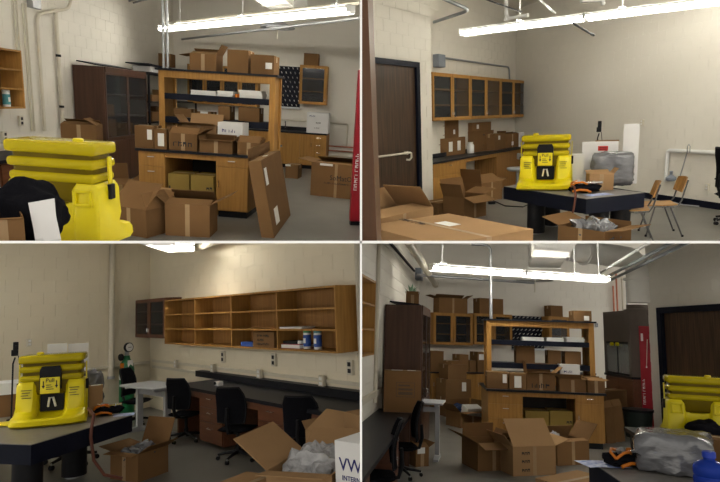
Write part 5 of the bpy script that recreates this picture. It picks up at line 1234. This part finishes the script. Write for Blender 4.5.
# --- left wall
u1 = r.on(WL, 27, 150, -.32).x; zt, zb = r.on(WL, 26, 78, -.32).z, r.on(WL, 26, 226, -.32).z
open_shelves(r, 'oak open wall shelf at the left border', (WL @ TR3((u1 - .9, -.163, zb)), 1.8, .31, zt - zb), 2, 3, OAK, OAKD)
q = r.on(WL, 7, 205, -.2); canister(r, 'white wipes canister with teal label on the shelf', WL @ TR3((q.x, -.2, zb + .022)), TEALC, WHITEM, 1.3)
uw = r.on(WL, 40, 250, 0).x
lo, hi = .3, 1.4
for _ in range(40):
    m_ = (lo + hi) / 2
    if r.px(WL @ Vector((uw, -m_, 1.5)))[0] < 121: lo = m_
    else: hi = m_
fo = -lo; uc = r.on(WL, 137, 200, fo).x; zt = r.on(WL, 121, 126, fo).z
tall_cabinet(r, WL, uw, uc, fo, zt, .8, 'tall walnut cabinet seen from its side')
solo(r, 'poster_board', 'dark board lying on top of the walnut cabinet', 'board', MB().box(0, .05, 0, (uc - uw) * .7, -fo - .1, .02), NAVY, WL @ TR3((uw + .1, fo + .02, zt)) @ RX(D2R(5)))
ft = fitv(r, WL @ TR3((0, 0, 0)), 108, 134, 106, 124, fo + .3, .3, zt + .08)
p = WL @ Vector((uw + .9, fo + .25, zt + .06)); carton(r, 'dark brown box of plants on the walnut cabinet', facing(r, p, 108, 134, 106, .3), {'l': (15, .06), 'r': (15, .06), 'b': (10, .06), 'f': (15, .06)})
ftp = facing(r, p, 108, 134, 106, .3); t = thing(r, 'potted_plant', 'small pale green plant in the box on the cabinet', 'plant', ftp[0] @ TR3((-.02, 0, .02)))
lf = MB().add([(0, 0, 0), (.03, .01, .09), (0, 0, .19), (-.03, .01, .09), (0, -.006, .09)], [(0, 1, 4), (1, 2, 4), (2, 3, 4), (3, 0, 4), (0, 3, 2, 1)]).mesh('leaf', mat('pale_leaf', (.28, .42, .30), .6, noise=.2))
part(t, 'stem', MB().tube([(0, 0, 0), (0, 0, ftp[3])], .008, 6), GREEN)
for k in range(9):
    b = bpy.data.objects.new('leaf', lf); link(b, r, t); b.matrix_local = TR3((0, 0, ftp[3] * (.75 + .03 * k))) @ RZ(k * 2.4) @ RX(D2R(50 - 4 * k))
pipe(r, 'conduit', 'dark conduit on the wall leading to the junction box', [WL @ Vector((r.on(WL, 55, 0, -.04).x, -.04, r.on(WL, 105, 58, -.04).z)), WL @ Vector((r.on(WL, 105, 58, -.04).x, -.04, r.on(WL, 105, 58, -.04).z))], .025, BLACK, cat='conduit')
q = r.on(WL, 108, 65, 0); solo(r, 'junction_box', 'grey junction box high on the left wall', 'junction box', MB().rbox(-.22, -.16, -.14, .22, 0, .14, .01, 2), GREYB, WL @ TR3((q.x, 0, q.z)))
A_, B_ = r.z(93, -3, 3.1), r.z(148, 86, 3.1); pipe(r, 'ceiling_pipe', 'thick cream pipe running along the left wall top', [A_, B_], .07, PIPE, clamps=[(A_.lerp(B_, .97), B_, PIPE)])
q = r.on(WL, 24, 120, -.03)
pipe(r, 'conduit', 'thin cream conduit on the left wall past the shelf', [WL @ Vector((q.x + .3, -.03, .9)), WL @ Vector((q.x + .3, -.03, 4.5))], .03, PIPE, cat='conduit')
# bench
pa, pb = r.z(100, 336, .76), r.z(38, 440, .76); ya = (WL.inverted() @ pa); yb = (WL.inverted() @ pb)
fb = (ya.y + yb.y) / 2
fr = WL @ TR3((0, fb, 0)); ue_ = ya.x - .1
t = thing(r, 'side_bench', 'black bench along the left wall', 'bench', fr)
part(t, 'worktop', MB().box(-3, 0, .72, ue_, -fb - .01, .76), EPOXY); part(t, 'end_panel', MB().box(ue_ - .06, .05, 0, ue_ - .03, -fb - .03, .72), WALN)
part(t, 'drawer_case', MB().box(ue_ - 1.9, .06, .06, ue_ - 1.4, .7, .72), MAHO); drawers(t, ue_ - 1.9, ue_ - 1.4, .06, .08, .71, 3, MAHO)
part(t, 'drawer_case', MB().box(ue_ - 3.9, .06, .06, ue_ - 3.4, .7, .72), MAHO); drawers(t, ue_ - 3.9, ue_ - 3.4, .06, .08, .71, 3, MAHO)
solo(r, 'raceway', 'cream raceway on the wall above the black bench', 'raceway', MB().box(-3, -.05, .98, ue_, -.006, 1.06), PIPE, WL)
ft = fit(r, (43, 341), (118, 344), 258, .30, .76); t = carton(r, 'big brown box with printed square on the black bench', ft, labels=(('t', .35, .5, .16, .1), ('t', .75, .6, .12, .1)))
FI_ = mat('faded_ink', (.13, .085, .05), .8, noise=.1); fm = face_at(ft[1], ft[2], ft[3], 'f', .58, .55)
for b_ in ((-.13, -.10, .13, -.092), (-.13, .092, .13, .10), (-.13, -.092, -.122, .092), (.122, -.092, .13, .092), (-.10, -.07, .10, -.03), (-.10, -.01, .10, .02), (-.10, .045, .06, .07)): part(t, 'printed_mark', MB().box(b_[0], -.001, b_[1], b_[2], .001, b_[3]), FI_, M=fm)
p = r.z(80, 470); office_chair(r, 'black office chair by the bench beside the grey desk', TR3((p.x, p.y, 0)) @ RZ(yl - math.pi + .25), bh=.56, size=.84, group='black office chairs')
p = r.z(28, 545); office_chair(r, 'black office chair at the lower border by the bench', TR3((p.x, p.y, 0)) @ RZ(yl - math.pi + .2), bh=.56, size=.84, group='black office chairs')
p = r.z(151, 436); adjustable_table(r, 'grey adjustable desk with one leg in view', TR3((p.x, p.y, 0)) @ RZ(D2R(-14)) @ TR3((-.24, 0, 0)), .68, .5, .84)
carton(r, 'small open carton under the grey desk', fit(r, (108, 452), (134, 450), 414, .3), {'f': -60, 'b': 20, 'l': 30, 'r': (60, .12)}, labels=(('f', .4, .85, .12, .08),))
# --- services
A_, B_ = r.z(138, 52, 2.95), r.z(492, 76, 2.95); dd = B_ - A_
lamp(r, 'fluorescent light over the left half of the island', A_, A_ + dd * .495, rods=(-.38,), wd=.20, drop=.07, ztop=4.6, group='ceiling lights'); lamp(r, 'fluorescent light over the right half of the island', A_ + dd * .505, B_, rods=(.1, .4), wd=.20, drop=.07, ztop=4.6, group='ceiling lights')
p0, p1 = r.z(110, 66, 3.05), r.z(345, 82, 3.05); pipe(r, 'conduit', 'grey conduit just below the fluorescent lights', [p0, p1], .03, STEEL, cat='conduit')
c = r.z(347, 78, 3.1); t = thing(r, 'air_diffuser', 'round white air diffuser behind the fluorescent lights', 'diffuser', TR3(c))
part(t, 'cone', MB().lathe([(.08, .20), (.20, .07), (.40, .0), (.41, .02), (.22, .10), (.10, .22)], 28), DUCT, smooth=True); part(t, 'inner_ring', MB().lathe([(.03, .06), (.26, .0), (.26, .015), (.05, .08)], 24), WHITEM, smooth=True); part(t, 'stem', MB().tube([(0, 0, .06), (0, 0, -.26)], .016, 8), PIPE)
a, b = r.z(365, 52, 3.35), r.z(395, -10, 3.35); fr = frame(a, b); Ln = (b - a).length
t = thing(r, 'air_duct', 'pale rectangular air duct coming from above', 'duct', fr); part(t, 'duct_body', MB().box(-.1, -.30, 0, Ln * 1.4, .32, .5), DUCT)
for k in range(3): part(t, 'duct_flange', MB().box(Ln * k / 2, -.33, -.03, Ln * k / 2 + .05, .35, .53), DUCT)
Y = 12.0
P = [r.at(414, 16, Y), r.at(445, 22, Y), r.at(500, 32, Y + .2), r.at(538, 38, Y + .3), r.at(553, 52, Y + .3), r.at(553, 122, Y + .3)]
for q in P[1:4]: q.z = (q.z + P[0].z) / 2
P[5].x, P[5].y = P[4].x, P[4].y
pipe(r, 'round_duct', 'round white exhaust duct bending down to the fume hood', P, .24, DUCT, bend=.3, n=18, cat='duct', clamps=[(P[1], P[1].lerp(P[2], .06), DUCT), (P[4].lerp(P[5], .3), P[4].lerp(P[5], .36), DUCT)])
for k, (q0, q1) in enumerate((((492, 70), (640, -8)), ((500, 76), (680, -12)))):
    pipe(r, 'conduit', ('upper' if k == 0 else 'lower') + ' of two grey conduits running toward the viewer', [r.z(*q0, 3.2), r.z(*q1, 3.2)], .03, CONDUIT, cat='conduit')
pipe(r, 'ceiling_strut', 'white diagonal strut beside the fluorescent light', [r.z(475, 64, 3.2), r.z(575, 2, 3.2)], .025, WHITEM, cat='strut')
pipe(r, 'service_pipe', 'level cream pipe behind the round duct', [WB @ r.on(WB, 480, 70, -.15), WB @ r.on(WB, 590, 72, -.15)], .03, PIPE)
for k, (x, m, ya_) in enumerate(((505, COPPER, 88), (512, COPPER, 60), (523, PIPE, 70), (532, STEEL, 80))):
    q = r.on(WB, x, 110, -.1); pipe(r, 'service_pipe', ('first copper', 'second copper', 'cream', 'grey')[k] + ' upright pipe on the back wall by the hood', [WB @ Vector((q.x, -.1, .3)), WB @ Vector((q.x, -.1, r.on(WB, x, ya_, -.1).z))], .025, m)
# --- fume hood
ft = fit(r, (490, 352), (545, 372), 141, .95); M, w_, d_, h_ = ft
t = thing(r, 'fume_hood', 'dark brown fume hood with glass sash', 'fume hood', M); zb_, zs_ = h_ * .40, h_ * .72
part(t, 'base_cabinet', MB().box(-w_ / 2, -d_ / 2 + .05, 0, w_ / 2, d_ / 2, zb_), MAHO); part(t, 'work_surface', MB().box(-w_ / 2 - .01, -d_ / 2, zb_, w_ / 2 + .01, d_ / 2, zb_ + .05), EPOXY)
part(t, 'hood_top', MB().box(-w_ / 2, -d_ / 2 + .02, zs_, w_ / 2, d_ / 2, h_), HOOD)
for s in (-1, 1): part(t, 'side_wall', MB().box(s * w_ / 2 - (.12 if s > 0 else 0), -d_ / 2 + .02, zb_ + .05, s * w_ / 2 + (.12 if s < 0 else 0), d_ / 2, zs_), HOOD)
part(t, 'back_liner', MB().box(-w_ / 2 + .12, d_ / 2 - .03, zb_ + .05, w_ / 2 - .12, d_ / 2, zs_), GREYP)
sa = part(t, 'sash', MB().box(-w_ / 2 + .12, -d_ / 2 + .03, zb_ + .06, w_ / 2 - .12, -d_ / 2 + .05, zb_ + .10).box(-w_ / 2 + .12, -d_ / 2 + .03, zs_ - .05, w_ / 2 - .12, -d_ / 2 + .05, zs_).box(-.02, -d_ / 2 + .03, zb_ + .1, .02, -d_ / 2 + .05, zs_ - .05), BLACK)
for s in (-1, 1): part(sa, 'pane', MB().box(min(s * .02, s * (w_ / 2 - .12)), -d_ / 2 + .037, zb_ + .1, max(s * .02, s * (w_ / 2 - .12)), -d_ / 2 + .043, zs_ - .05), GLASSD)
for k in range(2): part(t, 'valve_knob', MB().lathe([(.04, 0), (.04, .06)], 12, TR3((-.2 + .3 * k, -d_ / 2 + .02, zs_ - .06)) @ RX(math.pi / 2)), YEL)
part(t, 'duct_collar', MB().lathe([(.33, h_), (.33, h_ + .05), (.27, h_ + .06), (.27, h_ + .16)], 20, TR3((0, d_ * .1, 0))), HOOD, smooth=True)
for k in range(2): cupboard(t, -w_ / 2 + k * w_ / 2, -w_ / 2 + (k + 1) * w_ / 2, -d_ / 2 + .05, .1, zb_ - .02, MAHO, 0)
# --- red panel, bin, door
p = r.z(578, 376); fire_case(r, 'tall red fire blanket case beside the dark door', TR3(p) @ RZ(-math.atan2(p.x, p.y) - .1), .24, rise(r, p, 169))
p = r.z(556, 392); t = thing(r, 'waste_bin', 'dark bin between the hood and the red case', 'bin', TR3((p.x, p.y, 0)))
part(t, 'tub', MB().lathe([(.22, 0), (.23, .03), (.27, .5)], 20), mat('dark_green_plastic', (.02, .03, .025), .5, noise=.2), smooth=True); part(t, 'rim', MB().lathe([(.27, .49), (.29, .49), (.29, .53), (.25, .53)], 20), BLACK, smooth=True)
t = thing(r, 'door_3', 'dark wood door in a black frame behind the yellow eyewash', 'door', WR, kind='structure')
part(t, 'door_leaf', MB().box(rl + .14, -.012, 0, rl + 5, .03, rz - .12), DOORW); part(t, 'door_frame', MB().box(rl, -.07, 0, rl + .14, .02, rz).box(rl + .14, -.07, rz - .12, rl + 5, .02, rz), NAVY)
part(t, 'door_jamb', MB().box(rl + .14, -.055, 0, rl + .18, .02, rz - .12), NAVY)
# --- leaning flat boxes by the island
for k, (xa, xb, tp, lb) in enumerate(((493, 511, 332, 'flat brown box leaning on the island end, left one'), (511, 529, 329, 'flat brown box leaning on the island end, right one'))):
    ft = fit(r, (xa, 405 - k * 3), (xb, 404 - k * 3), tp, .7); carton(r, lb, ft, {'f': (-20, .12), 'b': (15, .1)}, tape=False, name='flat_box', group='leaning flat boxes', tilt=RY(D2R(-5)))
carton(r, 'brown box on the floor behind the island end', fit(r, (492, 378), (535, 372), 300, .5))
# --- open boxes on the floor
carton(r, 'open brown box with all flaps out at the front left', fit(r, (233, 461), (298, 458), 404, .48), {'f': (105, .22), 'l': (62, .26), 'r': (25, .14), 'b': (-6, .2)})
carton(r, 'brown box with one flap half closed in the middle', fit(r, (304, 471), (390, 467), 412, .5), {'f': (-38, .42), 'l': (40, .2), 'b': (-60, .3), 'r': 70}, texts=(('f', .3, .78, .06, '~3'), ('f', .3, .5, .06, '~3'), ('f', .3, .2, .06, '~3')), m=KRAFT2)
ft = fit(r, (393, 450), (457, 446), 402, .45); carton(r, 'open brown box with right flap raised near the table', ft, {'r': (38, .30), 'l': (35, .12), 'b': (-30, .2), 'f': (-80, .12)})
solo(r, 'plastic_film', 'clear plastic sticking out of the open box near the table', 'plastic', blob(.16, .16, .20, 15, .08, 3, 2.4, 9), BUBB, ft[0] @ TR3((-ft[1] * .32, -.05, ft[3] * .72)), smooth=True)
ft = fit(r, (198, 374), (247, 370), 342, .45); carton(r, 'open brown box of papers on the floor by the drawers', ft, {'l': (50, .26), 'b': (10, .2), 'f': (100, .12), 'r': (10, .2)})
paper_stack(r, 'white printed papers in the open floor box', ft[0] @ TR3((.05, -.05, .05)) @ RX(D2R(20)), ft[1] * .6, .2, ft[3] * 1.2, 4)
solo(r, 'blue_cloth', 'crumpled blue and black cloth behind the papers', 'cloth', blob(.30, .25, .2, 16, .08, 3, 2.4, 9), mat('blue_cloth', (.03, .06, .16), .8, noise=.6, nscale=10), ft[0] @ TR3((-.10, .12, ft[3] * .7)), smooth=True)
carton(r, 'brown box whose top shows at the bottom border', fit_top(r, (348, 474), (432, 458), .36, .5, 0, back=True), m=KRAFT2)
# --- foreground table
ZO = .9; a, b = r.z(455, 438, ZO), r.z(524, 484, ZO)
FT = frame((a.x, a.y, 0), yaw=math.atan2(a.y - b.y, a.x - b.x) - math.pi / 2)
optical_table(r, 'black optical table with steel top in the foreground', FT @ TR3((1.0, -.8, 0)), 2.0, 1.6, ZO, .30)
def tp_(x, v, z=ZO): return lev(r, FT, x, v, z)
solo(r, 'printed_leaflet', 'blue and white leaflet hanging over the table edge', 'paper', sheet(.34, .24, 9, .008, 8), PAPERB, TR3(tp_(478, -.16)) @ RZ(FT.to_euler().z + .2) @ RY(D2R(0)), smooth=True)
clutter(r, 'black tool bag with metal fitting on the foreground table', TR3(tp_(518, -.14)) @ RZ(.4), .72)
p = tp_(618, -.44); ft = facing(r, p, 548, 692, 390, .5); solo(r, 'wrapped_parcel', 'large parcel wrapped in grey clear plastic in the foreground', 'parcel', blob(ft[1], ft[2], ft[3], 21, .025, 4, 8, 5), WRAP, ft[0], smooth=True)
p = tp_(688, -.86); jug(r, 'blue clear water bottle at the lower border', TR3(p), rise(r, p, 420) / .306)
p = r.at(672, 396, 5.2); p.z = .93; p = r.z(660, 392, .93)
t = thing(r, 'side_table', 'black table under the yellow eyewash by the door', 'table', TR3((p.x, p.y, 0)) @ RZ(yl - math.pi / 2))
part(t, 'table_top', MB().box(-.5, -.45, .89, 1.2, .45, .93), EPOXY)
for x in (-.42, 1.1):
    for y in (-.38, .38): part(t, 'leg', MB().box(x - .03, y - .03, 0, x + .03, y + .03, .89), BLACK)
dep = (r.R.to_3x3() @ (p - Vector((0, 0, r.h)))).y; s_ = (388 - 262) / r.k * dep / F / .63
eyewash(r, 'yellow eyewash seen from behind in front of the door', TR3(p + Vector((.06, .0, 0))) @ RZ(D2R(190) - math.atan2(p.x, p.y)), s_)
p = r.z(690, 402, .93); solo(r, 'black_bag', 'black cloth bag leaning on the yellow eyewash', 'bag', blob(.30, .22, .20, 25, .05, 4, 2.4, 4), FABR, TR3(p), smooth=True)
carton(r, 'brown box between the bag and wrapped parcel', facing(r, tp_(712, -.08), 684, 745, 396, .2))

lamp(r, 'added fluorescent light, unseen outside the right border', (5.0, 7.2, 2.75), (4.75, 5.4, 2.6), wd=.3)  # unseen lamp added beside the frame to bring more light in here
# ------------------------------------------------------------------ each view ends at the partitions
bpy.context.view_layer.update()
planes = {}
def cut_all():
    gone = []
    for o, r in list(ROOMOF.items()):
        if o.type != 'MESH': continue
        mw = o.matrix_world; bb = [mw @ Vector(c) - CAM for c in o.bound_box]
        pl = []
        # signed distance kept positive inside the view
        for n, off in ((Vector((r.qx, -r.qx * PVX, 0)), TV / 2 + .0005), (Vector((0, -r.qz * PHZ, r.qz)), TH / 2 + .0005)):
            ds = [n.dot(p) - off for p in bb]
            if max(ds) <= 0: pl = None; break
            if min(ds) < 0: pl.append((n, off))
        if pl is None: gone.append(o); continue
        for n, off in pl:
            me = o.data.copy(); o.data = me
            bm = bmesh.new(); bm.from_mesh(me); mi = mw.inverted()
            co = mi @ (CAM + n * (off / n.length_squared)); no = (mw.to_3x3().transposed() @ n).normalized()
            res = bmesh.ops.bisect_plane(bm, geom=bm.verts[:] + bm.edges[:] + bm.faces[:], dist=1e-6, plane_co=co, plane_no=no, clear_inner=True)
            ed = [e for e in res['geom_cut'] if isinstance(e, bmesh.types.BMEdge)]
            if ed:
                try: bmesh.ops.holes_fill(bm, edges=ed, sides=0)
                except Exception: pass
            bm.to_mesh(me); n_ = len(bm.faces); bm.free()
            if n_ == 0: gone.append(o); break
    gs = set(gone)
    for o in gs:
        for c in list(o.children):
            if c not in gs: c.parent = o.parent
    for o in gs: bpy.data.objects.remove(o)
    for o in list(SC.objects):
        if o.type == 'EMPTY' and not o.children: bpy.data.objects.remove(o)
cut_all()
